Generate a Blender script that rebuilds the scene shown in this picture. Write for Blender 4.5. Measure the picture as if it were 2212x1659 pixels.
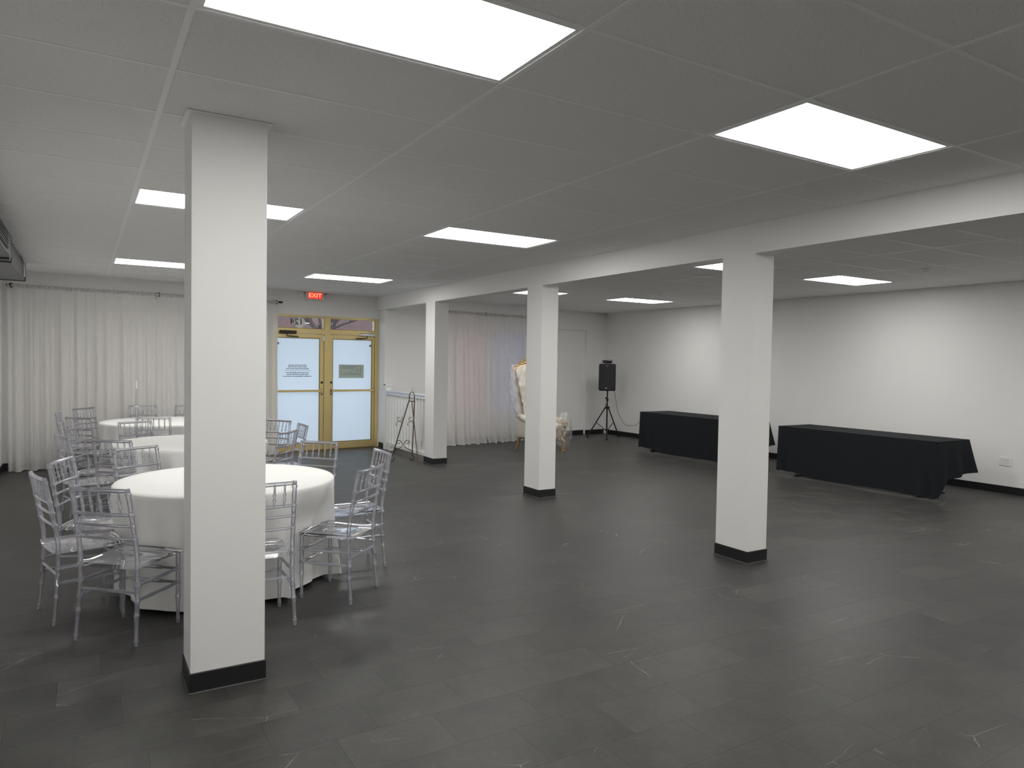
import bpy, bmesh, math, random
from mathutils import Vector, Matrix
random.seed(7)
S = bpy.context.scene
for o in list(bpy.data.objects):
    bpy.data.objects.remove(o, do_unlink=True)
C = S.collection
PI = math.pi

# ---------------------------------------------------------------- camera
F_PX, YAW, PITCH, ROLL = 1538.53, 0.5426, -0.0312, 0.0166
CAM = Vector((-0.3202, -2.6777, 1.6681))
_f = Vector((math.sin(YAW)*math.cos(PITCH), math.cos(YAW)*math.cos(PITCH), math.sin(PITCH)))
_r = _f.cross(Vector((0, 0, 1))).normalized(); _u = _r.cross(_f)
_r, _u = math.cos(ROLL)*_r + math.sin(ROLL)*_u, -math.sin(ROLL)*_r + math.cos(ROLL)*_u
cd = bpy.data.cameras.new('camera'); cam = bpy.data.objects.new('camera', cd); C.objects.link(cam)
cd.sensor_width = 36.0; cd.lens = 36.0*F_PX/2212.0; cd.clip_start = 0.05; cd.clip_end = 300
M = Matrix((_r, _u, -_f)).transposed().to_4x4(); M.translation = CAM
cam.matrix_world = M
S.camera = cam
# ---------------------------------------------------------------- sky and exposure
w = bpy.data.worlds.new('sky'); S.world = w; w.use_nodes = True
bg = w.node_tree.nodes['Background']
bg.inputs[0].default_value = (0.74, 0.86, 1.0, 1); bg.inputs[1].default_value = 2.2
S.view_settings.view_transform = 'Standard'; S.view_settings.look = 'None'
S.view_settings.gamma = 1.0; S.view_settings.use_curve_mapping = False
S.view_settings.exposure = 0.0
PANEL_POWER = 16.0

CZ, BZ = 2.852, 2.603            # ceiling, beam underside
XL, XR = -1.30, 10.36            # left and right walls
YF, YF2, YB = 10.36, 10.65, -7.0 # front wall, front wall of the right bay, rear wall
BX0, BX1 = 4.465, 4.703          # beam and its columns
TU, TV = 1.2192, 0.6096

# ---------------------------------------------------------------- materials
MATS = {}
def mat(name):
    m = bpy.data.materials.new(name); m.use_nodes = True
    nt = m.node_tree; nt.nodes.clear()
    out = nt.nodes.new('ShaderNodeOutputMaterial'); MATS[name] = m
    return m, nt, out
def N(nt, t, **kw):
    n = nt.nodes.new('ShaderNode'+t)
    for k, v in kw.items(): setattr(n, k, v)
    return n
def setin(n, **kw):
    for k, v in kw.items():
        n.inputs[k.replace('_', ' ')].default_value = v
def L(nt, a, b): nt.links.new(a, b)
def pbr(name, col, rough=0.5, metal=0.0, noise=None, bump=None, spec=0.5):
    """principled with faint procedural variation: noise=(scale, amount), bump=(scale, strength)"""
    m, nt, out = mat(name)
    b = N(nt, 'BsdfPrincipled'); L(nt, b.outputs[0], out.inputs[0])
    setin(b, Roughness=rough, Metallic=metal); b.inputs['Specular IOR Level'].default_value = spec
    c4 = (*col, 1)
    b.inputs['Base Color'].default_value = c4
    if noise or bump: tc = N(nt, 'TexCoord')
    if noise:
        n = N(nt, 'TexNoise'); setin(n, Scale=noise[0], Detail=4.0); L(nt, tc.outputs['Object'], n.inputs['Vector'])
        mx = N(nt, 'MixRGB'); mx.inputs[1].default_value = tuple(c*(1-noise[1]) for c in col)+(1,)
        mx.inputs[2].default_value = tuple(min(1, c*(1+noise[1])) for c in col)+(1,)
        L(nt, n.outputs['Fac'], mx.inputs[0]); L(nt, mx.outputs[0], b.inputs['Base Color'])
    if bump:
        n2 = N(nt, 'TexNoise'); setin(n2, Scale=bump[0], Detail=3.0); L(nt, tc.outputs['Object'], n2.inputs['Vector'])
        bp = N(nt, 'Bump'); setin(bp, Strength=bump[1], Distance=0.002)
        L(nt, n2.outputs['Fac'], bp.inputs['Height']); L(nt, bp.outputs[0], b.inputs['Normal'])
    return m
def emit(name, col, s):
    m, nt, out = mat(name); e = N(nt, 'Emission'); setin(e, Strength=s); e.inputs[0].default_value = (*col, 1)
    L(nt, e.outputs[0], out.inputs[0]); return m

pbr('wall_paint', (0.87, 0.865, 0.85), 0.7, noise=(3, 0.012), bump=(160, 0.08))
pbr('column_paint', (0.87, 0.865, 0.85), 0.6, noise=(4, 0.012), bump=(140, 0.08))
pbr('tee_paint', (0.95, 0.95, 0.95), 0.4)
pbr('plenum', (0.35, 0.35, 0.35), 0.9)
pbr('black_vinyl', (0.012, 0.012, 0.013), 0.45, noise=(8, 0.1))
pbr('grout', (0.022, 0.022, 0.022), 0.8)
pbr('white_cloth', (0.86, 0.86, 0.84), 0.85, bump=(500, 0.1))
pbr('black_cloth', (0.016, 0.018, 0.021), 0.9, noise=(20, 0.1), bump=(400, 0.15), spec=0.2)
pbr('brass', (0.76, 0.61, 0.29), 0.4, metal=0.55, noise=(15, 0.06))
pbr('brass_dark', (0.30, 0.23, 0.10), 0.4, metal=0.8)
pbr('bronze', (0.05, 0.035, 0.03), 0.45, metal=0.5)
pbr('bright_steel', (0.62, 0.63, 0.66), 0.35, metal=0.8)
pbr('dark_metal', (0.03, 0.03, 0.03), 0.4, metal=0.4)
pbr('black_plastic', (0.012, 0.012, 0.014), 0.5)
pbr('grille_black', (0.010, 0.011, 0.016), 0.6, bump=(900, 0.5))
pbr('grey_badge', (0.35, 0.36, 0.38), 0.4)
pbr('white_plastic', (0.80, 0.80, 0.78), 0.4)
pbr('rail_paint', (0.84, 0.84, 0.82), 0.4)
pbr('rail_top_paint', (0.78, 0.80, 0.86), 0.3)
pbr('table_board', (0.55, 0.53, 0.50), 0.6, noise=(6, 0.05))
pbr('table_steel', (0.25, 0.25, 0.26), 0.4, metal=0.7)
pbr('duct_steel', (0.20, 0.205, 0.21), 0.5, metal=0.55, noise=(5, 0.15))
pbr('duct_dark', (0.05, 0.05, 0.055), 0.6)
pbr('antique_gold', (0.15, 0.115, 0.065), 0.4, metal=0.8, noise=(25, 0.25))
pbr('cream_leather', (0.78, 0.72, 0.60), 0.42, noise=(12, 0.04), bump=(120, 0.1))
pbr('gold_leaf', (0.72, 0.50, 0.22), 0.28, metal=0.9, noise=(40, 0.2), bump=(60, 0.3))
pbr('light_wood', (0.42, 0.25, 0.11), 0.45, noise=(18, 0.2))
pbr('asphalt', (0.10, 0.10, 0.105), 0.9, noise=(2, 0.2))
pbr('concrete', (0.42, 0.41, 0.39), 0.85, noise=(2, 0.12))
pbr('bark', (0.12, 0.09, 0.075), 0.9, noise=(10, 0.3))
pbr('awning_brown', (0.11, 0.085, 0.08), 0.8)
pbr('car_paint', (0.55, 0.57, 0.60), 0.25, metal=0.4)
pbr('car_glass', (0.03, 0.035, 0.04), 0.1)
pbr('ink', (0.03, 0.035, 0.05), 0.6)
pbr('ink_grey', (0.16, 0.18, 0.22), 0.6)
pbr('sticker_white', (0.85, 0.86, 0.86), 0.5)
pbr('sage_sticker', (0.36, 0.44, 0.38), 0.6)
pbr('sage_sticker_pale', (0.46, 0.55, 0.49), 0.6)
pbr('sage_script', (0.58, 0.65, 0.57), 0.6)
pbr('exit_red', (0.5, 0.02, 0.02), 0.4)
emit('panel_light', (1.0, 0.985, 0.95), PANEL_POWER)
emit('exit_glow', (1.0, 0.045, 0.03), 1.0)
emit('exit_letter', (1.0, 0.28, 0.16), 2.2)

def m_brick():
    m, nt, out = mat('brick_far')
    b = N(nt, 'BsdfPrincipled'); L(nt, b.outputs[0], out.inputs[0]); setin(b, Roughness=0.9)
    tc = N(nt, 'TexCoord'); t = N(nt, 'TexBrick'); setin(t, Scale=4.0); t.inputs['Color1'].default_value = (0.33, 0.17, 0.13, 1)
    t.inputs['Color2'].default_value = (0.26, 0.13, 0.10, 1); t.inputs['Mortar'].default_value = (0.4, 0.36, 0.33, 1)
    mp = N(nt, 'Mapping'); mp.inputs['Rotation'].default_value = (PI/2, 0, 0)
    L(nt, tc.outputs['Object'], mp.inputs[0]); L(nt, mp.outputs[0], t.inputs['Vector']); L(nt, t.outputs['Color'], b.inputs['Base Color'])
m_brick()
def m_floor():
    m, nt, out = mat('slate_vinyl')
    b = N(nt, 'BsdfPrincipled'); L(nt, b.outputs[0], out.inputs[0])
    g = N(nt, 'NewGeometry'); oi = N(nt, 'ObjectInfo')
    ad = N(nt, 'Math', operation='ADD'); L(nt, g.outputs['Random Per Island'], ad.inputs[0]); L(nt, oi.outputs['Random'], ad.inputs[1])
    fr = N(nt, 'Math', operation='FRACT'); L(nt, ad.outputs[0], fr.inputs[0])
    sc = N(nt, 'Math', operation='MULTIPLY'); L(nt, fr.outputs[0], sc.inputs[0]); sc.inputs[1].default_value = 37.0
    cx = N(nt, 'CombineXYZ'); L(nt, sc.outputs[0], cx.inputs[2])
    va = N(nt, 'VectorMath', operation='ADD'); L(nt, g.outputs['Position'], va.inputs[0]); L(nt, cx.outputs[0], va.inputs[1])
    # cloudy slate mottling
    n1 = N(nt, 'TexNoise'); setin(n1, Scale=4.5, Detail=8.0, Roughness=0.62); L(nt, va.outputs[0], n1.inputs['Vector'])
    n2 = N(nt, 'TexNoise'); setin(n2, Scale=38.0, Detail=5.0, Roughness=0.7); L(nt, va.outputs[0], n2.inputs['Vector'])
    r1 = N(nt, 'ValToRGB'); L(nt, n1.outputs['Fac'], r1.inputs[0])
    r1.color_ramp.elements[0].position = 0.30; r1.color_ramp.elements[0].color = (0.033, 0.0324, 0.0307, 1)
    r1.color_ramp.elements[1].position = 0.74; r1.color_ramp.elements[1].color = (0.068, 0.066, 0.0615, 1)
    mx = N(nt, 'MixRGB', blend_type='OVERLAY'); mx.inputs[0].default_value = 0.35
    L(nt, r1.outputs[0], mx.inputs[1]); L(nt, n2.outputs['Fac'], mx.inputs[2])
    # tile to tile tone
    pw = N(nt, 'Math', operation='POWER'); L(nt, fr.outputs[0], pw.inputs[0]); pw.inputs[1].default_value = 5.0
    mr = N(nt, 'MapRange'); L(nt, pw.outputs[0], mr.inputs[0]); mr.inputs[3].default_value = 0.94; mr.inputs[4].default_value = 1.22
    ml = N(nt, 'MixRGB', blend_type='MULTIPLY'); ml.inputs[0].default_value = 1.0
    L(nt, mx.outputs[0], ml.inputs[1]); L(nt, mr.outputs[0], ml.inputs[2])
    # thin broken pale veins
    n3 = N(nt, 'TexNoise'); setin(n3, Scale=7.0, Detail=4.0, Roughness=0.6); L(nt, va.outputs[0], n3.inputs['Vector'])
    s1 = N(nt, 'VectorMath', operation='MULTIPLY'); L(nt, n3.outputs['Color'], s1.inputs[0]); s1.inputs[1].default_value = (0.05, 0.05, 0.0)
    ab = N(nt, 'VectorMath', operation='ADD'); L(nt, va.outputs[0], ab.inputs[0]); L(nt, s1.outputs[0], ab.inputs[1])
    mp = N(nt, 'Mapping'); mp.inputs['Scale'].default_value = (1.0, 2.6, 1.0); mp.inputs['Rotation'].default_value = (0, 0, -0.35); L(nt, ab.outputs[0], mp.inputs[0])
    vo = N(nt, 'TexVoronoi', feature='DISTANCE_TO_EDGE'); setin(vo, Scale=1.1); L(nt, mp.outputs[0], vo.inputs['Vector'])
    lt = N(nt, 'MapRange'); L(nt, vo.outputs['Distance'], lt.inputs[0]); lt.inputs[1].default_value = 0.0; lt.inputs[2].default_value = 0.0042
    lt.inputs[3].default_value = 1.0; lt.inputs[4].default_value = 0.0
    n4 = N(nt, 'TexNoise'); setin(n4, Scale=1.7, Detail=3.0, Roughness=0.6); L(nt, va.outputs[0], n4.inputs['Vector'])
    gt = N(nt, 'MapRange'); L(nt, n4.outputs['Fac'], gt.inputs[0]); gt.inputs[1].default_value = 0.55; gt.inputs[2].default_value = 0.66
    mm = N(nt, 'Math', operation='MULTIPLY'); L(nt, lt.outputs[0], mm.inputs[0]); L(nt, gt.outputs[0], mm.inputs[1])
    mv = N(nt, 'MixRGB'); L(nt, mm.outputs[0], mv.inputs[0]); L(nt, ml.outputs[0], mv.inputs[1]); mv.inputs[2].default_value = (0.36, 0.33, 0.30, 1)
    L(nt, mv.outputs[0], b.inputs['Base Color']); b.inputs['Specular IOR Level'].default_value = 0.4
    rr = N(nt, 'MapRange'); L(nt, n1.outputs['Fac'], rr.inputs[0]); rr.inputs[3].default_value = 0.36; rr.inputs[4].default_value = 0.52
    L(nt, rr.outputs[0], b.inputs['Roughness'])
    bp = N(nt, 'Bump'); setin(bp, Strength=0.12, Distance=0.002); L(nt, n2.outputs['Fac'], bp.inputs['Height']); L(nt, bp.outputs[0], b.inputs['Normal'])
m_floor()
def m_ctile():
    m, nt, out = mat('ceiling_tile_fibre')
    b = N(nt, 'BsdfPrincipled'); L(nt, b.outputs[0], out.inputs[0]); setin(b, Roughness=0.95)
    g = N(nt, 'NewGeometry'); n = N(nt, 'TexNoise'); setin(n, Scale=170.0, Detail=2.0); L(nt, g.outputs['Position'], n.inputs['Vector'])
    r = N(nt, 'ValToRGB'); L(nt, n.outputs['Fac'], r.inputs[0])
    r.color_ramp.elements[0].position = 0.30; r.color_ramp.elements[0].color = (0.66, 0.65, 0.64, 1)
    r.color_ramp.elements[1].position = 0.42; r.color_ramp.elements[1].color = (0.90, 0.895, 0.89, 1)
    L(nt, r.outputs[0], b.inputs['Base Color'])
    bp = N(nt, 'Bump'); setin(bp, Strength=0.25, Distance=0.002); L(nt, n.outputs['Fac'], bp.inputs['Height']); L(nt, bp.outputs[0], b.inputs['Normal'])
m_ctile()
def m_acrylic(name, lo, hi, ior):
    m, nt, out = mat(name)
    lw = N(nt, 'LayerWeight'); setin(lw, Blend=0.35)
    t = N(nt, 'BsdfTransparent'); t.inputs[0].default_value = (0.97, 0.97, 0.985, 1)
    d = N(nt, 'BsdfTranslucent'); d.inputs[0].default_value = (0.88, 0.88, 0.98, 1)
    d2 = N(nt, 'BsdfDiffuse'); d2.inputs[0].default_value = (0.88, 0.88, 0.98, 1)
    a0 = N(nt, 'MixShader'); a0.inputs[0].default_value = 0.5; L(nt, d.outputs[0], a0.inputs[1]); L(nt, d2.outputs[0], a0.inputs[2])
    gl = N(nt, 'BsdfGlossy'); gl.inputs[0].default_value = (1, 1, 1, 1); setin(gl, Roughness=0.04)
    mr = N(nt, 'MapRange'); L(nt, lw.outputs['Facing'], mr.inputs[0]); mr.inputs[3].default_value = lo; mr.inputs[4].default_value = hi
    a = N(nt, 'MixShader'); L(nt, mr.outputs[0], a.inputs[0]); L(nt, t.outputs[0], a.inputs[1]); L(nt, a0.outputs[0], a.inputs[2])
    fr = N(nt, 'Fresnel'); setin(fr, IOR=ior)
    b = N(nt, 'MixShader'); L(nt, fr.outputs[0], b.inputs[0]); L(nt, a.outputs[0], b.inputs[1]); L(nt, gl.outputs[0], b.inputs[2])
    L(nt, b.outputs[0], out.inputs[0])
m_acrylic('clear_acrylic', 0.26, 0.62, 1.6)
m_acrylic('clear_acrylic_seat', 0.07, 0.30, 1.45)
def m_sheer():
    m, nt, out = mat('sheer_voile')
    g = N(nt, 'TexCoord'); n = N(nt, 'TexNoise'); setin(n, Scale=60.0, Detail=2.0)
    mp = N(nt, 'Mapping'); mp.inputs['Scale'].default_value = (1, 1, 0.05); L(nt, g.outputs['Object'], mp.inputs[0]); L(nt, mp.outputs[0], n.inputs['Vector'])
    t = N(nt, 'BsdfTransparent'); d = N(nt, 'BsdfDiffuse'); d.inputs[0].default_value = (0.90, 0.885, 0.87, 1)
    tr = N(nt, 'BsdfTranslucent'); tr.inputs[0].default_value = (0.90, 0.885, 0.87, 1)
    a = N(nt, 'MixShader'); a.inputs[0].default_value = 0.4; L(nt, d.outputs[0], a.inputs[1]); L(nt, tr.outputs[0], a.inputs[2])
    mr = N(nt, 'MapRange'); L(nt, n.outputs['Fac'], mr.inputs[0]); mr.inputs[3].default_value = 0.70; mr.inputs[4].default_value = 0.86
    b = N(nt, 'MixShader'); L(nt, mr.outputs[0], b.inputs[0]); L(nt, t.outputs[0], b.inputs[1]); L(nt, a.outputs[0], b.inputs[2]); L(nt, b.outputs[0], out.inputs[0])
m_sheer()
def m_film(name, col, diff):
    m, nt, out = mat(name)
    tr = N(nt, 'BsdfTranslucent'); tr.inputs[0].default_value = (*col, 1)
    d = N(nt, 'BsdfPrincipled'); d.inputs['Base Color'].default_value = (*col, 1); setin(d, Roughness=0.25)
    a = N(nt, 'MixShader'); a.inputs[0].default_value = diff; L(nt, tr.outputs[0], a.inputs[1]); L(nt, d.outputs[0], a.inputs[2]); L(nt, a.outputs[0], out.inputs[0])
m_film('frost_film', (0.86, 0.90, 0.93), 0.25)
m_film('pink_film', (0.74, 0.62, 0.62), 0.5)
m_film('lilac_film', (0.62, 0.62, 0.74), 0.5)
def m_glass(name, tint, gloss=0.08, rough=0.02):
    m, nt, out = mat(name)
    t = N(nt, 'BsdfTransparent'); t.inputs[0].default_value = (*tint, 1); gl = N(nt, 'BsdfGlossy'); setin(gl, Roughness=rough)
    a = N(nt, 'MixShader'); a.inputs[0].default_value = gloss; L(nt, t.outputs[0], a.inputs[1]); L(nt, gl.outputs[0], a.inputs[2]); L(nt, a.outputs[0], out.inputs[0])
m_glass('window_glass', (0.86, 0.88, 0.92), 0.06)
def m_plastic_film():
    m, nt, out = mat('plastic_film')
    tc = N(nt, 'TexCoord'); n = N(nt, 'TexNoise'); setin(n, Scale=14.0, Detail=6.0, Roughness=0.65, Distortion=1.2); L(nt, tc.outputs['Object'], n.inputs['Vector'])
    bp = N(nt, 'Bump'); setin(bp, Strength=0.9, Distance=0.03); L(nt, n.outputs['Fac'], bp.inputs['Height'])
    t = N(nt, 'BsdfTransparent'); t.inputs[0].default_value = (0.95, 0.95, 0.95, 1)
    gl = N(nt, 'BsdfGlossy'); setin(gl, Roughness=0.12); L(nt, bp.outputs[0], gl.inputs['Normal'])
    d = N(nt, 'BsdfDiffuse'); d.inputs[0].default_value = (0.8, 0.8, 0.8, 1)
    x = N(nt, 'MixShader'); x.inputs[0].default_value = 0.35; L(nt, gl.outputs[0], x.inputs[1]); L(nt, d.outputs[0], x.inputs[2])
    a = N(nt, 'MixShader'); a.inputs[0].default_value = 0.30; L(nt, t.outputs[0], a.inputs[1]); L(nt, x.outputs[0], a.inputs[2]); L(nt, a.outputs[0], out.inputs[0])
m_plastic_film()

# ---------------------------------------------------------------- helpers
def V(*a): return Vector(a)
def bx(bm, x0, x1, y0, y1, z0, z1, mtx=None):
    vs = [bm.verts.new((x, y, z)) for x in (x0, x1) for y in (y0, y1) for z in (z0, z1)]
    if mtx:
        for v in vs: v.co = mtx @ v.co
    for f in ((0, 1, 3, 2), (4, 6, 7, 5), (0, 4, 5, 1), (2, 3, 7, 6), (0, 2, 6, 4), (1, 5, 7, 3)):
        bm.faces.new([vs[i] for i in f])
    return vs
def box(*a, mtx=None, bevel=0.0, seg=2):
    bm = bmesh.new(); bx(bm, *a, mtx=mtx)
    if bevel: bmesh.ops.bevel(bm, geom=list(bm.edges), offset=bevel, segments=seg, affect='EDGES', profile=0.5)
    return bm
def tube(bm, pts, rad, n=8, caps=True):
    pts = [Vector(p) for p in pts]
    rads = rad if isinstance(rad, (list, tuple)) else [rad]*len(pts)
    rings = []; prev = None
    for i, p in enumerate(pts):
        d = (pts[min(i+1, len(pts)-1)] - pts[max(i-1, 0)]).normalized()
        if prev is None:
            a = Vector((0, 0, 1)) if abs(d.z) < 0.9 else Vector((1, 0, 0))
            prev = d.cross(a).normalized()
        u = (prev - d*prev.dot(d)).normalized(); v = d.cross(u); prev = u
        rings.append([bm.verts.new(p + rads[i]*(math.cos(2*PI*k/n)*u + math.sin(2*PI*k/n)*v)) for k in range(n)])
    for a, b in zip(rings, rings[1:]):
        for k in range(n): bm.faces.new((a[k], a[(k+1) % n], b[(k+1) % n], b[k]))
    if caps:
        bm.faces.new(list(reversed(rings[0]))); bm.faces.new(rings[-1])
    return bm
def lathe(prof, n=16, mtx=None):
    bm = bmesh.new(); rings = []
    for r, z in prof:
        rings.append([bm.verts.new((max(r, 1e-4)*math.cos(2*PI*k/n), max(r, 1e-4)*math.sin(2*PI*k/n), z)) for k in range(n)])
    for a, b in zip(rings, rings[1:]):
        for k in range(n): bm.faces.new((a[k], a[(k+1) % n], b[(k+1) % n], b[k]))
    bm.faces.new(list(reversed(rings[0]))); bm.faces.new(rings[-1])
    if mtx: bm.transform(mtx)
    return bm
def ball(bm, c, r, sx=1, sy=1, sz=1, u=10, v=7):
    m = Matrix.Translation(c) @ Matrix.Diagonal((r*sx, r*sy, r*sz, 1))
    bmesh.ops.create_uvsphere(bm, u_segments=u, v_segments=v, radius=1, matrix=m)
def grid(f, nu, nv, closed=False):
    """surface from f(u, v), u, v in 0..1"""
    bm = bmesh.new()
    rows = [[bm.verts.new(f(i/(nu if closed else nu-1), j/(nv-1))) for i in range(nu)] for j in range(nv)]
    for a, b in zip(rows, rows[1:]):
        for i in range(nu if closed else nu-1):
            k = (i+1) % nu; bm.faces.new((a[i], a[k], b[k], b[i]))
    return bm
def mesh(name, bm, m, smooth=False):
    bmesh.ops.recalc_face_normals(bm, faces=list(bm.faces))
    me = bpy.data.meshes.new(name); bm.to_mesh(me); bm.free(); me.materials.append(MATS[m])
    if smooth:
        me.polygons.foreach_set('use_smooth', [True]*len(me.polygons))
        try: me.set_sharp_from_angle(angle=math.radians(50))
        except Exception: pass
    return me
def link(name, data, parent=None, loc=(0, 0, 0), rz=0.0):
    o = bpy.data.objects.new(name, data); C.objects.link(o); o.parent = parent
    o.location = loc; o.rotation_euler = (0, 0, rz); return o
def obj(name, bm, m, parent=None, smooth=False, loc=(0, 0, 0), rz=0.0):
    return link(name, mesh(name, bm, m, smooth), parent, loc, rz)
def tag(o, label, cat, group=None, kind=None):
    o['label'] = label; o['category'] = cat
    if group: o['group'] = group
    if kind: o['kind'] = kind
    return o
def thing(name, label, cat, loc=(0, 0, 0), rz=0.0, group=None):
    return tag(link(name, None, None, loc, rz), label, cat, group)
def struct(o, label, cat): return tag(o, label, cat, kind='structure')
def copy_tree(o, parent=None):
    c = o.copy(); C.objects.link(c); c.parent = parent
    for ch in list(o.children): copy_tree(ch, c)
    return c
def spiral(c, ax, ay, r0, r1, a0, a1, n=18):
    c = Vector(c); ax = Vector(ax); ay = Vector(ay)
    return [c + (r0+(r1-r0)*i/(n-1))*(math.cos(a0+(a1-a0)*i/(n-1))*ax + math.sin(a0+(a1-a0)*i/(n-1))*ay) for i in range(n)]
def text(name, body, size, m, parent, loc, mirror=True, shear=0.0, depth=0.001, bold=0.0, width=None):
    """flat lettering in the XZ plane, read from outside (+Y side) when mirrored"""
    cu = bpy.data.curves.new(name, 'FONT'); cu.body = body; cu.size = size; cu.align_x = 'CENTER'; cu.align_y = 'CENTER'
    cu.shear = shear; cu.extrude = depth; cu.offset = bold; cu.resolution_u = 2
    t = bpy.data.objects.new(name, cu); C.objects.link(t)
    dg = bpy.context.evaluated_depsgraph_get(); dg.update()
    me = bpy.data.meshes.new_from_object(t.evaluated_get(dg)); bpy.data.objects.remove(t, do_unlink=True); bpy.data.curves.remove(cu)
    xs = [v.co.x for v in me.vertices]
    k = width/(max(xs)-min(xs)) if width else 1.0
    for v in me.vertices:
        x, y, z = v.co; v.co = ((-x if mirror else x)*k, -z, y)
    if mirror: me.flip_normals()
    me.materials.clear(); me.materials.append(MATS[m])
    return link(name, me, parent, loc)
def project(pt):
    d = Vector(pt)-CAM; z = d.dot(_f)
    if z < 0.05: return None
    return (1106+F_PX*d.dot(_r)/z, 829.5-F_PX*d.dot(_u)/z, z)

# ================================================================ the room
# ---- floor: slate-look vinyl tiles on a dark bed
floor = struct(obj('floor', box(XL-0.1, XR+0.1, YB-0.1, YF2+0.1, -0.12, -0.002), 'grout'), 'dark charcoal stone-look vinyl tile floor of the hall', 'floor')
TLX, TLY = 0.4572, 0.3048
tiles = []
r0 = int((YB-0.34)/TLY)-1
for r in range(r0, int((YF2-0.34)/TLY)+2):
    y0 = 0.34 + r*TLY
    off = 0.37 + (r % 12)*0.19
    for c in range(-8, 30):
        x0 = off + c*TLX - 1.83
        a, b = max(x0, XL), min(x0+TLX, XR); ya, yb = max(y0, YB), min(y0+TLY, YF2)
        if b-a > 0.02 and yb-ya > 0.02:
            q = project(((a+b)/2, (ya+yb)/2, 0))
            vis = q is not None and -120 < q[0] < 2330 and 850 < q[1] < 1720
            full = (b-a > TLX-1e-4 and yb-ya > TLY-1e-4)
            tiles.append((q[2] if vis and full else 1e6, a, b, ya, yb))
tiles.sort(key=lambda t: t[0])
GAP = 0.0004
tile_me = mesh('floor_tile', box(GAP, TLX-GAP, GAP, TLY-GAP, -0.0025, 0.0), 'slate_vinyl')
for d, a, b, ya, yb in tiles[:300]:
    link('floor_tile', tile_me, floor, (a, ya, 0))
bm = bmesh.new()
for d, a, b, ya, yb in tiles[300:]: bx(bm, a+GAP, b-GAP, ya+GAP, yb-GAP, -0.0025, 0.0)
ft = obj('floor_tiles_far', bm, 'slate_vinyl', floor); ft['kind'] = 'stuff'

# ---- walls
def wall(name, bm, label): return struct(obj(name, bm, 'wall_paint'), label, 'wall')
wall('wall_left', box(XL-0.12, XL, YB, YF, 0, CZ+0.12), 'white painted side wall beside the round tables')
wall('wall_right', box(XR, XR+0.12, YB, YF2+0.2, 0, CZ+0.12), 'white painted long wall behind the black tables')
wall('wall_back', box(XL-0.12, XR+0.12, YB-0.12, YB, 0, CZ+0.12), 'white painted rear wall of the hall')
# front wall of the left bay, with the entrance opening
DX0, DX1, DZ = 2.535, 4.50, 2.435
bm = bmesh.new()
bx(bm, XL-0.12, DX0, YF, YF+0.16, 0, CZ+0.12); bx(bm, DX0, DX1+0.02, YF, YF+0.16, DZ, CZ+0.12)
wall('wall_front', bm, 'white front wall around the brass entrance doors')
# front wall of the right bay: windows behind the sheer curtain and a shallow walled-up doorway
WX = [(5.95, 6.85), (6.98, 7.95)]; WZ0, WZ1 = 0.55, 2.30
NX0, NX1, NZ = 8.75, 9.74, 2.42
bm = bmesh.new()
bx(bm, DX1+0.02, WX[0][0], YF2, YF2+0.16, 0, CZ+0.12); bx(bm, WX[0][0], WX[1][1], YF2, YF2+0.16, WZ1, CZ+0.12)
bx(bm, WX[0][0], WX[1][1], YF2, YF2+0.16, 0, WZ0); bx(bm, WX[0][1], WX[1][0], YF2, YF2+0.16, WZ0, WZ1)
bx(bm, WX[1][1], NX0, YF2, YF2+0.16, 0, CZ+0.12); bx(bm, NX1, XR+0.12, YF2, YF2+0.16, 0, CZ+0.12)
bx(bm, NX0, NX1, YF2, YF2+0.16, NZ, CZ+0.12); bx(bm, NX0, NX1, YF2+0.07, YF2+0.16, 0, NZ)
wall('wall_front_alcove', bm, 'white front wall behind the wrapped armchair, with a shallow recess')
# pier where the beam meets the front wall
wall('wall_pier', box(DX1+0.02, DX1+0.08, 9.985, YF2, 0, BZ), 'white wall return between the brass doors and the white railing')
for i, ((x0, x1), fm, lab) in enumerate(zip(WX, ('pink_film', 'lilac_film'), ('window with pink film behind the sheer curtain', 'window with lilac film behind the sheer curtain'))):
    wn = struct(link('window_%d' % (i+1), None, None, (x0, YF2+0.05, WZ0)), lab, 'window')
    W, H = x1-x0, WZ1-WZ0
    for nm, a in (('frame', (0, W, 0, 0.06, 0, 0.04)), ('frame', (0, W, 0, 0.06, H-0.04, H)), ('frame', (0, 0.04, 0, 0.06, 0.04, H-0.04)), ('frame', (W-0.04, W, 0, 0.06, 0.04, H-0.04))):
        obj(nm, box(*a), 'rail_paint', wn)
    obj('window_pane', box(0.04, W-0.04, 0.025, 0.03, 0.04, H-0.04), fm, wn)

# ---- baseboards
def base(name, bm, label): return struct(obj(name, bm, 'black_vinyl'), label, 'baseboard')
base('baseboard_left', box(XL, XL+0.008, YB, YF, 0.0, 0.10), 'black vinyl baseboard along the wall beside the round tables')
base('baseboard_right', box(XR-0.008, XR, YB, YF2, 0.0, 0.10), 'black vinyl baseboard along the wall behind the black tables')
base('baseboard_back', box(XL+0.008, XR-0.008, YB, YB+0.008, 0.0, 0.10), 'black vinyl baseboard along the rear wall')
base('baseboard_front', box(XL+0.008, DX0, YF-0.008, YF, 0.0, 0.10), 'black vinyl baseboard behind the long sheer curtain')
bm = bmesh.new(); bx(bm, DX1+0.02, NX0, YF2-0.008, YF2, 0, 0.10); bx(bm, NX1, XR-0.008, YF2-0.008, YF2, 0, 0.10); bx(bm, NX0, NX1, YF2+0.062, YF2+0.07, 0, 0.10)
base('baseboard_alcove', bm, 'black vinyl baseboard behind the loudspeaker stand')
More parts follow.
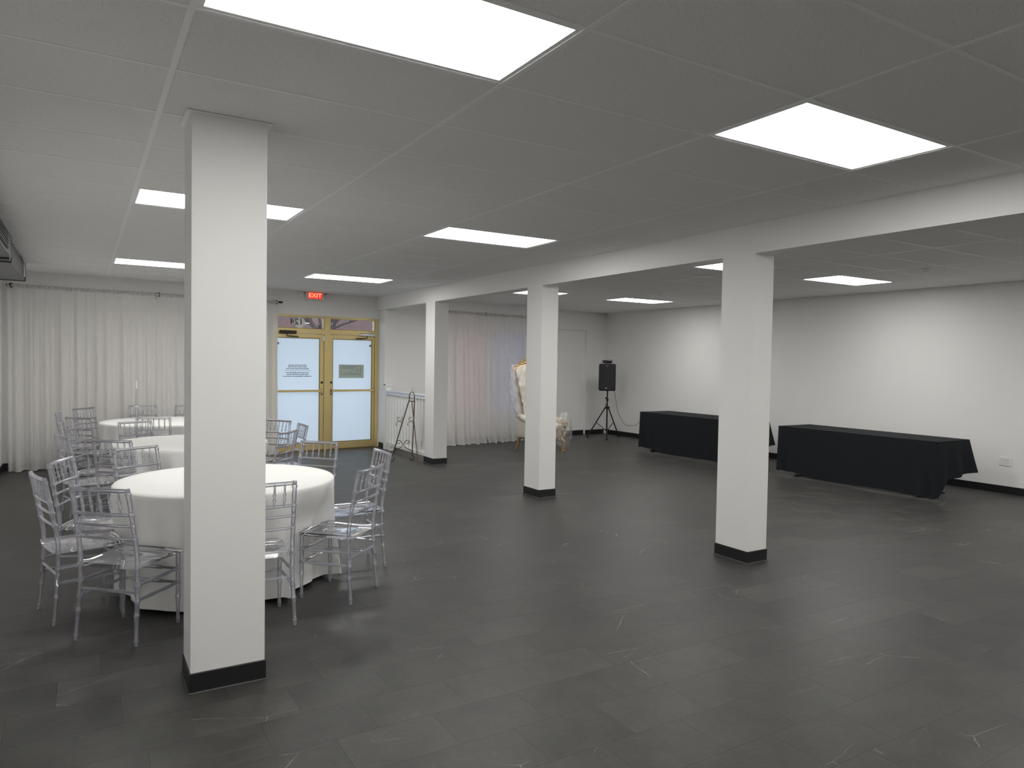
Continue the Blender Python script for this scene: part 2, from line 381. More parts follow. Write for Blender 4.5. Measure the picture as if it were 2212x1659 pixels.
bm = bmesh.new(); bx(bm, DX1+0.012, DX1+0.02, 9.977, YF-0.12, 0, 0.10); bx(bm, DX1+0.02, DX1+0.08, 9.977, 9.985, 0, 0.10)
base('baseboard_pier', bm, 'black vinyl baseboard around the wall pier beside the brass doors')

# ---- beam and columns
struct(obj('ceiling_beam', box(BX0, BX1, YB, YF, BZ, CZ+0.1), 'column_paint'), 'long white boxed beam carried by the columns', 'beam')
def column(x0, y0, wx, dy, z1, label, grp=None):
    t = tag(link('column', None, None, (x0, y0, 0)), label, 'column', grp, 'structure')
    obj('shaft', box(0, wx, 0, dy, 0, z1), 'column_paint', t)
    e = 0.006
    bm = bmesh.new()
    prof = [(e+0.006, 0.0), (e+0.005, 0.003), (e+0.001, 0.007), (e, 0.012), (e, 0.098), (0.0, 0.102)]
    rings = [[bm.verts.new(p) for p in ((-k, -k, z), (wx+k, -k, z), (wx+k, dy+k, z), (-k, dy+k, z))] for k, z in prof]
    for a, b in zip(rings, rings[1:]):
        for k in range(4): bm.faces.new((a[k], a[(k+1) % 4], b[(k+1) % 4], b[k]))
    obj('cove_base', bm, 'black_vinyl', t)
    return t
c1 = column(0.132, 1.10, 0.353, 0.277, CZ, 'broad free-standing white column among the round tables')
tr = bmesh.new()   # angle trim where the column meets the ceiling
bx(tr, -0.025, 0.378, -0.02, 0, CZ-0.004, CZ-0.001); bx(tr, -0.025, 0, 0, 0.29, CZ-0.004, CZ-0.001); bx(tr, 0.353, 0.378, 0, 0.29, CZ-0.004, CZ-0.001)
obj('ceiling_trim', tr, 'tee_paint', c1)
column(BX0, 7.658, 0.238, 0.348, BZ, 'white column under the beam that ends the white railing')
column(BX0, 4.58, 0.238, 0.341, BZ, 'white column under the beam in front of the wrapped armchair')
column(BX0, 1.379, 0.232, 0.353, BZ, 'white column under the beam facing the gap between the black tables')

# ---- suspended ceiling
ceiling = struct(obj('ceiling', box(XL-0.1, XR+0.1, YB-0.1, YF2+0.1, CZ+0.1, CZ+0.16), 'plenum'), 'white suspended ceiling of fibre tiles in a metal grid', 'ceiling')
LT = [XL, -TU, 0.0, TU, 2*TU, 3*TU, BX0]
R0 = 5.62
RT = [BX1, R0, R0+TU, R0+2*TU, R0+3*TU, XR]
J0, J1 = -11, 17
lights = set()
for j in (-8, -1, 5, 12):
    lights |= {('L', 2, j), ('L', 4, j), ('R', 1, j), ('R', 3, j)}
TH = 0.012     # half tee width
near, cache = [], {}
farbm = bmesh.new()
def ctile(a, b, ya, yb, built):
    a += TH*0.3; b -= TH*0.3; ya += TH*0.3; yb -= TH*0.3
    if not built:
        bx(farbm, a, b, ya, yb, CZ+0.0015, CZ+0.014); return
    k = (round(b-a, 4), round(yb-ya, 4))
    if k not in cache: cache[k] = mesh('ceiling_tile', box(0, k[0], 0, k[1], 0.0015, 0.014), 'ceiling_tile_fibre')
    link('ceiling_tile', cache[k], ceiling, (a, ya, CZ))
ctee = {}
for side, T, yend in (('L', LT, YF), ('R', RT, YF2)):
    rows = [(j*TV, (j+1)*TV, j) for j in range(J0, J1)]
    rows[0] = (YB, rows[0][1], J0)
    if yend-J1*TV > 0.05: rows.append((J1*TV, yend, J1))
    for i in range(len(T)-1):
        for ya, yb, j in rows:
            if (side, i, j) in lights: continue
            ctile(T[i], T[i+1], ya, yb, j >= -4)
    for i in range(1, len(T)-1):
        obj('main_tee', box(T[i]-TH, T[i]+TH, YB, yend, CZ-0.001, CZ+0.0012), 'tee_paint', ceiling)
    for i in range(len(T)-1):
        a, b = T[i]+TH, T[i+1]-TH
        k = round(b-a, 4)
        if k not in ctee: ctee[k] = mesh('cross_tee', box(0, k, -TH*0.9, TH*0.9, -0.0005, 0.0012), 'tee_paint')
        for ya, yb, j in rows[1:]:
            if j >= -4: link('cross_tee', ctee[k], ceiling, (a, ya, CZ))
ff = obj('ceiling_tiles_far', farbm, 'ceiling_tile_fibre', ceiling); ff['kind'] = 'stuff'
# wall angles of the grid
bm = bmesh.new(); bx(bm, XL, XL+0.02, YB, YF, CZ-0.001, CZ+0.001); bx(bm, XL, BX0, YF-0.02, YF, CZ-0.0012, CZ+0.0008)
bx(bm, BX0-0.02, BX0, YB, YF, CZ-0.0014, CZ+0.0006); obj('wall_angle', bm, 'tee_paint', ceiling)
bm = bmesh.new(); bx(bm, XR-0.02, XR, YB, YF2, CZ-0.001, CZ+0.001); bx(bm, BX1, XR, YF2-0.02, YF2, CZ-0.0012, CZ+0.0008)
bx(bm, BX1, BX1+0.02, YB, YF2, CZ-0.0014, CZ+0.0006); obj('wall_angle', bm, 'tee_paint', ceiling)
# ---- light panels
lw_, lh_ = TU-0.01, TV-0.01
def frame_bm(w, h, t, z0, z1):
    bm = bmesh.new(); bx(bm, 0, w, 0, t, z0, z1); bx(bm, 0, w, h-t, h, z0, z1); bx(bm, 0, t, t, h-t, z0, z1); bx(bm, w-t, w, t, h-t, z0, z1); return bm
fr_me = mesh('frame', frame_bm(lw_, lh_, 0.028, 0.0015, 0.03), 'tee_paint')
df_me = mesh('diffuser', box(0.028, lw_-0.028, 0.028, lh_-0.028, 0.004, 0.02), 'panel_light')
bk_me = mesh('housing', box(0.0, lw_, 0.0, lh_, 0.03, 0.06), 'plenum')
where = {('L', 2): 'above the round tables', ('L', 4): 'between round tables and beam',
         ('R', 1): 'just beyond the beam', ('R', 3): 'near the black tables wall'}
rown = {-8: 'near the rear wall', -1: 'second row from rear', 5: 'third row from rear', 12: 'row nearest the entrance'}
for s, i, j in sorted(lights):
    T = LT if s == 'L' else RT
    t = thing('ceiling_light', 'white ceiling light panel %s, %s' % (where[(s, i)], rown[j]), 'light', (T[i]+0.005, j*TV+0.005, CZ), 0, 'flush ceiling light panels')
    link('frame', fr_me, t); link('diffuser', df_me, t); link('housing', bk_me, t)

# ================================================================ entrance doors
ent = struct(link('trim_1', None, None, (0, YF, 0)), 'brass coloured metal frame around the entrance doors', 'door frame')
def fb(name, x0, x1, z0, z1, y0=-0.012, y1=0.10, m='brass', p=None, bev=0.003):
    return obj(name, box(x0, x1, y0, y1, z0, z1, bevel=bev, seg=1), m, p or ent)
fb('jamb', DX0, 2.595, 0, DZ); fb('jamb', 4.445, DX1, 0, DZ)
fb('mullion', 3.482, 3.590, 0, 2.40)
fb('head', 2.595, 4.445, 2.40, DZ)
fb('transom_bar', 2.595, 3.482, 2.115, 2.20); fb('transom_bar', 3.590, 4.445, 2.115, 2.20)
fb('threshold', 2.595, 4.445, 0.0, 0.012, -0.03, 0.12, 'brass_dark')
obj('transom_pane', box(2.595, 3.482, 0.04, 0.046, 2.20, 2.40), 'window_glass', ent)
obj('transom_pane', box(3.590, 4.445, 0.04, 0.046, 2.20, 2.40), 'window_glass', ent)
for x, s in ((2.595, 3.482), (3.590, 4.445)):   # glazing stops
    fb('glazing_stop', x, s, 2.20, 2.207, 0.0, 0.04, 'brass_dark', None, 0); fb('glazing_stop', s-0.008, s, 2.207, 2.40, 0.0, 0.04, 'brass_dark', None, 0)
# street number on the left transom, lettered to be read from outside
bm = lathe([(0.098, 0.0), (0.098, 0.0015)], 32, Matrix.Rotation(PI/2, 4, 'X')); obj('white_disc', bm, 'sticker_white', ent, loc=(3.055, 0.039, 2.303))
text('street_number', '124', 0.155, 'ink', ent, (3.00, 0.033, 2.315), True)
def leaf(n, x0, x1, gx0, gx1, hinge, label):
    d = struct(link('door_%d' % n, None, None, (0, YF+0.012, 0)), label, 'door')
    z0, z1 = 0.015, 2.105
    def p(name, a, m='brass', bev=0.003): return obj(name, box(*a, bevel=bev, seg=1) if bev else box(*a), m, d)
    p('stile', (x0, gx0, 0, 0.045, z0, z1)); p('stile', (gx1, x1, 0, 0.045, z0, z1))
    p('top_rail', (gx0, gx1, 0, 0.045, 2.035, z1)); p('bottom_rail', (gx0, gx1, 0, 0.045, z0, 0.135))
    p('frosted_pane', (gx0, gx1, 0.02, 0.026, 0.135, 2.035), 'frost_film', 0)
    e = 0.012
    for a in ((gx0, gx0+e, 0.008, 0.02, 0.135, 2.035), (gx1-e, gx1, 0.008, 0.02, 0.135, 2.035), (gx0+e, gx1-e, 0.008, 0.02, 2.035-e, 2.035), (gx0+e, gx1-e, 0.008, 0.02, 0.135, 0.135+e)):
        p('glazing_bead', a, 'brass_dark', 0)
    pb = p('push_bar', (gx0-0.03, gx1+0.03, -0.055, -0.03, 1.065, 1.105), 'brass')
    for x in (gx0-0.03, gx1): obj('bracket', box(x, x+0.03, -0.03, 0.0, 1.06, 1.11), 'dark_metal', pb)
    lx = x1-0.035 if hinge == 'l' else x0+0.02
    obj('lock_cylinder', lathe([(0.022, 0), (0.022, 0.008), (0.014, 0.012)], 14, Matrix.Rotation(PI/2, 4, 'X')), 'dark_metal', d, True, (lx, 0.0, 1.235))
    obj('pull_handle_bolt', lathe([(0.013, 0), (0.013, 0.012)], 10, Matrix.Rotation(PI/2, 4, 'X')), 'dark_metal', d, True, (lx, 0.0, 1.02))
    cx = gx0+0.03 if hinge == 'l' else gx1-0.26
    cm = 'bronze' if hinge == 'l' else 'bright_steel'
    dc = p('door_closer', (cx, cx+0.29, -0.075, -0.02, 2.10, 2.155), cm, 0.012)
    bm = bmesh.new()
    sgn = 1 if hinge == 'l' else -1
    c0 = cx+0.13
    tube(bm, [(c0, -0.05, 2.10), (c0, -0.05, 2.06), (c0+sgn*0.10, -0.075, 2.052), (c0+sgn*0.2, -0.03, 2.052)], 0.010, 6)
    obj('closer_arm', bm, 'dark_metal', dc)
    sx = gx0+0.012 if hinge == 'l' else gx1-0.05
    obj('corner_sticker', box(sx, sx+0.034, 0.0175, 0.0195, 1.905, 1.945), 'ink_grey', d)
    return d
d1 = leaf(1, 2.597, 3.480, 2.655, 3.412, 'l', 'frosted glass entrance door with small mirrored printed lines')
d2 = leaf(2, 3.592, 4.443, 3.640, 4.398, 'r', 'frosted glass entrance door with a sage green sign')
obj('sensor_box', box(3.447, 3.478, -0.03, 0.0, 1.985, 2.075), 'white_plastic', d1)
# printed lettering, applied to be read from the street side
sg = obj('green_sign', box(3.765, 4.24, 0.0160, 0.0195, 1.315, 1.565), 'sage_sticker_pale', d2)
obj('sign_field', box(3.81, 4.19, 0.0145, 0.0160, 1.37, 1.545), 'sage_sticker', sg)
text('sign_script', 'Thrive', 0.165, 'sage_script', sg, (4.015, 0.0135, 1.455), True, 0.35, 0.0008, 0.001, 0.36)
lines = [(1.545, 'Thrive Event Center', .32, 'i'), (1.513, '984.977.5400 | 984.779.4740', .33, 'n'), (1.481, 'info@thriveeventcenter.com', .40, 'n'),
         (1.413, 'Corporate Events, Bridal Showers,', .41, 'i'), (1.380, 'Baby Showers, Birthday Parties,', .38, 'i'), (1.346, 'Graduation Celebrations, and much more', .49, 'i')]
for z, s, wd, st in lines:
    text('printed_line', s, 0.026, 'ink_grey', d1, (3.02, 0.0185, z), True, 0.3 if st == 'i' else 0.0, 0.0006, 0.0012, wd)
obj('printed_rule', box(2.785, 3.26, 0.018, 0.0195, 1.446, 1.450), 'ink_grey', d1)

# ---- exit sign
ex = thing('exit_sign', 'white exit sign glowing red above the brass entrance doors', 'sign', (3.285, YF, 2.72))
obj('housing', box(-0.165, 0.165, -0.05, 0.0, -0.01, 0.128, bevel=0.006), 'white_plastic', ex)
obj('red_panel', box(-0.118, 0.128, -0.054, -0.05, 0.018, 0.125), 'exit_glow', ex)
text('exit_lettering', 'EXIT', 0.105, 'exit_letter', ex, (0.005, -0.0555, 0.072), False, 0, 0.001, 0.001, 0.225)
for s in (-1, 1):
    h = obj('lamp_arm', box(min(s*0.165, s*0.2), max(s*0.165, s*0.2), -0.035, -0.01, 0.06, 0.085), 'white_plastic', ex)
    bm = lathe([(0.022, -0.05), (0.045, 0.0), (0.046, 0.012), (0.03, 0.014)], 14, Matrix.Translation((s*0.235, -0.05, 0.075)) @ Matrix.Rotation(s*0.5, 4, 'Z') @ Matrix.Rotation(PI/2-0.25, 4, 'X'))
    obj('lamp_head', bm, 'white_plastic', ex, True)

# ================================================================ round tables
TAB = [(0.611, 2.94), (0.67, 5.547), (0.625, 8.31)]
TH_ = 0.765
b0, b1, b2 = 'clear chiavari chair at the round table by the column, ', 'clear chiavari chair at the middle round table, ', 'clear chiavari chair at the round table by the curtain, '
CHAIRS = [
    (-0.565, 2.655, 0, b0+'back to the left wall'), (-0.240, 1.985, 0, b0+'diagonal between column and left wall'), (-0.455, 3.37, 0, b0+'wall side toward the middle table'),
    (0.055, 3.955, 0, b0+'facing the column'), (0.615, 1.745, 0, b0+'squarely behind the column'), (1.415, 2.10, 0, b0+'diagonal on the open floor'),
    (1.815, 2.93, 0, b0+'back to the open floor'), (1.53, 3.785, 0, b0+'back to the brass doors'),
    (-0.10, 4.59, 1, b1+'left wall side, toward the column'), (-0.49, 5.20, 1, b1+'back to the left wall'), (-0.40, 5.97, 1, b1+'left wall side, toward the curtain'),
    (0.195, 6.56, 1, b1+'back to the curtain table'), (1.50, 4.815, 1, b1+'open floor side, toward the column'), (1.845, 5.55, 1, b1+'back to the open floor'),
    (1.735, 6.24, 1, b1+'back to the brass doors'),
    (0.425, 7.09, 2, b2+'back to the middle table'), (-0.37, 7.38, 2, b2+'diagonal toward the middle table'), (-0.60, 8.46, 2, b2+'back to the left wall'),
    (-0.31, 9.13, 2, b2+'in the wall corner'), (0.465, 9.54, 2, b2+'back against the curtain'), (1.09, 9.43, 2, b2+'nearest the doors')]
def sstep(a, b, x):
    t = max(0.0, min(1.0, (x-a)/(b-a))); return t*t*(3-2*t)
def chair_pose(mx, my, ti):
    d = V(TAB[ti][0]-mx, TAB[ti][1]-my, 0).normalized(); return V(mx, my, 0)+d*0.245, d
def press(p, ti, wv):
    """push the hanging cloth back where a chair stands against it"""
    q = p.copy(); q.x += TAB[ti][0]; q.y += TAB[ti][1]; mv = V(0, 0, 0)
    k = 1-sstep(0.455, 0.75, p.z)
    if k <= 0: return p
    for mx, my, t2, lab in CHAIRS:
        if t2 != ti: continue
        o, d = chair_pose(mx, my, ti); r = V(d.y, -d.x, 0); e = q-o; lx, ly = abs(e.dot(r)), e.dot(d)
        lim = 0.270-0.034*wv
        if lx < 0.31 and -0.3 < ly < lim: mv += d*((lim-ly)*k*(1-sstep(0.228, 0.31, lx)))
    return p+mv
def round_cloth(ti, seed, R=0.765):
    rnd = random.Random(seed)
    ph = [(n, rnd.uniform(0, 2*PI), a) for n, a in ((11, .32), (17, .5), (22, .45), (29, .22))]
    nu, prof = 240, []
    def wave(th): return sum(a*math.sin(n*th+p) for n, p, a in ph)
    def f(u, v):
        th = 2*PI*u
        if v < 0.30:
            return V(R*(v/0.30)*math.cos(th)*0.985, R*(v/0.30)*math.sin(th)*0.985, TH_)
        t = (v-0.30)/0.70
        wv = wave(th)
        k = max(0.0, t-0.04)
        rr = R*0.985+0.012*min(1, t/0.04)+0.045*k + (0.058*(k**0.8))*wv
        z = TH_-0.012*min(1, t/0.04)-(TH_-0.042-0.018*wv*0.6)*k/0.96
        return press(V(rr*math.cos(th), rr*math.sin(th), z), ti, wv)
    return grid(f, nu, 44, True)
tl = ['round table under a floor-length white cloth beside the broad column', 'round table under white cloth in the middle of the row of three', 'round table under white cloth next to the long sheer curtain']
cl = ['floor-length white cloth on the round table beside the broad column', 'white cloth on the middle round table of the row of three', 'white cloth on the round table next to the long sheer curtain']
for i, (x, y) in enumerate(TAB):
    t = thing('round_table', tl[i], 'table', (x, y, 0), 0, 'round banquet tables')
    obj('table_top', lathe([(0.735, TH_-0.03), (0.74, TH_-0.027), (0.74, TH_-0.006), (0.735, TH_-0.003)], 48), 'table_board', t)
    for k in range(4):
        a = PI/4+k*PI/2
        bm = bmesh.new(); tube(bm, [(0.42*math.cos(a), 0.42*math.sin(a), TH_-0.03), (0.46*math.cos(a), 0.46*math.sin(a), 0.0)], 0.014, 8)
        obj('leg', bm, 'table_steel', t)
    c = obj('tablecloth', round_cloth(i, 11+i), 'white_cloth', None, True, (x, y, 0))
    tag(c, cl[i], 'tablecloth', 'white cloths on the round tables')

# ---- clear chiavari chairs: seat centre at the origin, facing +y
ZT = 0.912
def post_pt(s, z):
    if z < 0.32: y = -0.202+0.027*(z/0.32)**1.0; x = 0.200-0.012*z/0.32
    elif z < 0.5: y = -0.175; x = 0.188
    else: y = -0.175-0.072*((z-0.5)/(ZT-0.5))**1.15; x = 0.188-0.006*(z-0.5)/0.4
    return V(s*x, y, z)
def ring_prof(zs, zr, r, rb):
    """z samples with small bead rings at zr"""
    out = []
    for z in zs: out.append((z, r))
    for z in zr: out += [(z-0.009, r), (z-0.006, rb), (z+0.006, rb), (z+0.009, r)]
    return sorted(out)
def arc(s0, s1, bow, n=7):
    s0, s1 = Vector(s0), Vector(s1)
    return [s0.lerp(s1, i/(n-1)) + V(0, -bow*(1-(2*i/(n-1)-1)**2), 0) for i in range(n)]
def make_chair():
    A = 'clear_acrylic'; P = []
    def add(name, bm): P.append((name, mesh(name, bm, A+'_seat' if name == 'seat' else A, True)))
    # seat
    bm = bmesh.new()
    pr = []
    for (x0, y0), (x1, y1), bow in (((-0.192, -0.195), (0.192, -0.195), 0.012), ((0.192, -0.195), (0.205, 0.20), 0.0), ((0.205, 0.20), (-0.205, 0.20), -0.022), ((-0.205, 0.20), (-0.192, -0.195), 0)):
        for k in range(6):
            u = k/6; pr.append((x0+(x1-x0)*u, y0+(y1-y0)*u-bow*(1-(2*u-1)**2)))
    rings = [[bm.verts.new((x*s, y*s, z)) for x, y in pr] for s, z in ((0.97, 0.437), (1.0, 0.441), (1.0, 0.456), (0.975, 0.462), (0.90, 0.458), (0.5, 0.455))]
    for a, b in zip(rings, rings[1:]):
        for k in range(len(pr)): bm.faces.new((a[k], a[(k+1) % len(pr)], b[(k+1) % len(pr)], b[k]))
    bm.faces.new(list(reversed(rings[0]))); bm.faces.new(rings[-1])
    add('seat', bm)
    zb = [0.757, 0.690, 0.612]
    for s in (-1, 1):
        zr = ring_prof([0, 0.02, 0.1, 0.2, 0.32, 0.4, 0.5, 0.56, 0.65, 0.72, 0.8, 0.86, ZT-0.012, ZT], [0.03, 0.17, 0.25, 0.34, 0.44, 0.612, 0.690, 0.757, 0.88], 0.0135, 0.0168)
        zr = [(z, r*(0.80 if z < 0.12 else 1.0)) for z, r in zr]
        add('back_leg', tube(bmesh.new(), [post_pt(s, z) for z, r in zr], [r for z, r in zr], 9))
        zr = ring_prof([0, 0.02, 0.1, 0.2, 0.3, 0.44], [0.03, 0.17, 0.25, 0.34], 0.0135, 0.0168)
        zr = [(z, r*(0.78 if z < 0.12 else 1.0)) for z, r in zr]
        add('front_leg', tube(bmesh.new(), [V(s*(0.194), 0.180, z) for z, r in zr], [r for z, r in zr], 9))
    rail = [(ZT-0.012, 0.0125, 0.012), (zb[0], 0.010, 0.012), (zb[1], 0.009, 0.012), (zb[2], 0.009, 0.010)]
    for z, r, bow in rail:
        add('top_rail' if z > 0.85 else 'back_rail', tube(bmesh.new(), arc(post_pt(-1, z), post_pt(1, z), bow), r, 8))
    for k in range(5):
        u = (k+1)/6; zz = [zb[0], zb[0]+0.03, zb[0]+0.036, zb[0]+0.044, zb[0]+0.05, 0.82, 0.826, 0.834, 0.84, ZT-0.012]
        rr = [0.0065, 0.0065, 0.0105, 0.0105, 0.0065, 0.0065, 0.0105, 0.0105, 0.0065, 0.0065]
        pts = []
        for z in zz:
            a, b = post_pt(-1, z), post_pt(1, z); q = a.lerp(b, u); q.y -= 0.012*(1-(2*u-1)**2); pts.append(q)
        add('spindle', tube(bmesh.new(), pts, rr, 7))
    for z in (0.343, 0.255):
        for s in (-1, 1):
            a = post_pt(s, z); b = V(s*0.194, 0.180, z)
            pts = [a.lerp(b, k/6) for k in range(7)]
            add('side_stretcher', tube(bmesh.new(), pts, [0.0095, 0.0095, 0.0125, 0.0095, 0.0125, 0.0095, 0.0095], 7))
    for z in (0.343, 0.255):
        add('front_stretcher', tube(bmesh.new(), [V(-0.194, 0.18, z), V(-0.09, 0.18, z), V(-0.08, 0.18, z), V(0.08, 0.18, z), V(0.09, 0.18, z), V(0.194, 0.18, z)], [0.009, 0.009, 0.0125, 0.0125, 0.009, 0.009], 7))
    add('back_stretcher', tube(bmesh.new(), [post_pt(-1, 0.30), post_pt(0-1, 0.30).lerp(post_pt(1, 0.30), .5), post_pt(1, 0.30)], 0.0095, 7))
    for s in (-1, 1):     # cast corner gussets under the seat rails
        bm = bmesh.new(); tube(bm, [post_pt(s, 0.235), V(s*0.155, -0.178, 0.30)], 0.0075, 6); add('gusset', bm)
    return P
CH = make_chair()
def chair(mx, my, ti, label):
    o, d = chair_pose(mx, my, ti)
    t = thing('chiavari_chair', label, 'chair', (o.x, o.y, 0), math.atan2(d.y, d.x)-PI/2, 'clear chiavari chairs around the round tables')
    for n, me in CH: link(n, me, t)
for mx, my, ti, lab in CHAIRS: chair(mx, my, ti, lab)
# slim taper on the far table
tp = thing('taper_candlestick', 'slim clear taper candlestick standing on the round table by the curtain', 'candlestick', (0.337, 8.80, TH_))
obj('base', lathe([(0.034, 0.002), (0.034, 0.008), (0.012, 0.016), (0.012, 0.02)], 16), 'white_plastic', tp, True)
obj('stem', lathe([(0.019, 0.02), (0.015, 0.17)], 12), 'clear_acrylic', tp, True)
obj('cup', lathe([(0.028, 0.17), (0.03, 0.178), (0.014, 0.184)], 16), 'white_plastic', tp, True)
obj('taper', lathe([(0.013, 0.184), (0.008, 0.43)], 12), 'clear_acrylic', tp, True)
obj('tip', lathe([(0.008, 0.43), (0.0075, 0.53), (0.003, 0.548)], 10), 'white_plastic', tp, True)

# ================================================================ curtains
def curtain(x0, x1, yrod, yhem, zr, seed, label, grp, nf=13):
    rnd = random.Random(seed); W = x1-x0
    ph = [rnd.uniform(0, 6.28) for _ in range(6)]
    ns = [nf, nf*1.7, nf*0.6, nf*2.9]
    def f(u, v):
        s = u*2*PI
        t = v
        wv = 0.5*math.sin(ns[0]*s+ph[0]+0.6*math.sin(3*s+ph[4]))+0.32*math.sin(ns[1]*s+ph[1])+0.3*math.sin(ns[2]*s+ph[2])+0.12*math.sin(ns[3]*s+ph[3])
        am = 0.010+0.030*min(1, t*3)+0.018*t
        fl = (yhem-yrod)*max(0, (t-0.25)/0.75)**1.6
        y = yrod+am*wv+fl
        x = x0+W*u+0.010*t*math.sin(nf*0.5*s+ph[5])*min(1, 12*u*(1-u))
        z = zr-0.0-(zr-0.012-0.008*wv)*t
        if v > 0.97: y -= 0.03+0.02*math.sin(nf*0.9*s+ph[2])
        return V(x, min(y, yrod+0.06), z)
    o = obj('sheer_curtain', grid(f, int(150*W)+30, 26), 'sheer_voile', None, True)
    tag(o, label, 'curtain', grp)
    # gathered rod pocket header
    hb = []
    n = int(W*75)
    bm = bmesh.new()
    def g(u, v):
        a = 2*PI*v; r = 0.020+0.006*math.sin(u*n*1.3+ph[0])+0.003*math.sin(u*n*2.9+ph[1])
        return V(x0+W*u, yrod+r*math.cos(a), zr+0.0+(r+0.006)*math.sin(a))
    bm.free(); h = obj('header', grid(g, int(220*W), 9), 'sheer_voile', o, True)
    return o
edges = [-1.275, -0.36, 0.62, 1.58, 2.535]
labs = ['sheer white curtain panel in the corner by the left wall', 'sheer white curtain panel second from the left wall', 'sheer white curtain panel third from the left wall', 'sheer white curtain panel hanging beside the brass doors']
for i in range(4): curtain(edges[i], edges[i+1]-0.004, 10.20, 10.12, 2.625, 21+i, labs[i], 'long sheer curtain on the front wall', 5)
edges2 = [5.58, 6.66, 7.58, 8.35]
labs2 = ['sheer white curtain panel over the pink window, nearest the railing', 'sheer white curtain panel between the pink and lilac windows', 'sheer white curtain panel behind the wrapped armchair']
for i in range(3): curtain(edges2[i], edges2[i+1]-0.004, 10.42, 10.32, 2.625, 41+i, labs2[i], 'sheer curtain behind the wrapped armchair', 6)
def rod(x0, x1, y, z, ywall, label, brackets):
    t = thing('curtain_rod', label, 'curtain rod', (x0, y, z))
    bm = bmesh.new(); tube(bm, [(0, 0, 0), (x1-x0, 0, 0)], 0.011, 8); obj('rod', bm, 'dark_metal', t)
    for x in (0, x1-x0):
        bm = lathe([(0.017, -0.035), (0.019, 0), (0.017, 0.035)], 10, Matrix.Translation((x, 0, 0)) @ Matrix.Rotation(PI/2, 4, 'Y')); obj('finial', bm, 'dark_metal', t)
    for x in brackets:
        bm = bmesh.new(); bx(bm, x-x0-0.012, x-x0+0.012, 0.0, ywall-y, -0.035, -0.01); bx(bm, x-x0-0.02, x-x0+0.02, ywall-y-0.008, ywall-y, -0.07, 0.04); bx(bm, x-x0-0.012, x-x0+0.012, -0.014, 0.0, -0.035, 0.03)
        obj('bracket', bm, 'dark_metal', t)
rod(-1.25, 2.575, 10.20, 2.628, YF, 'black curtain rod carrying the long sheer curtain', (-1.225, 0.66, 2.51))
rod(5.55, 8.40, 10.42, 2.628, YF2, 'black curtain rod above the wrapped armchair', (5.59, 6.63, 8.37))

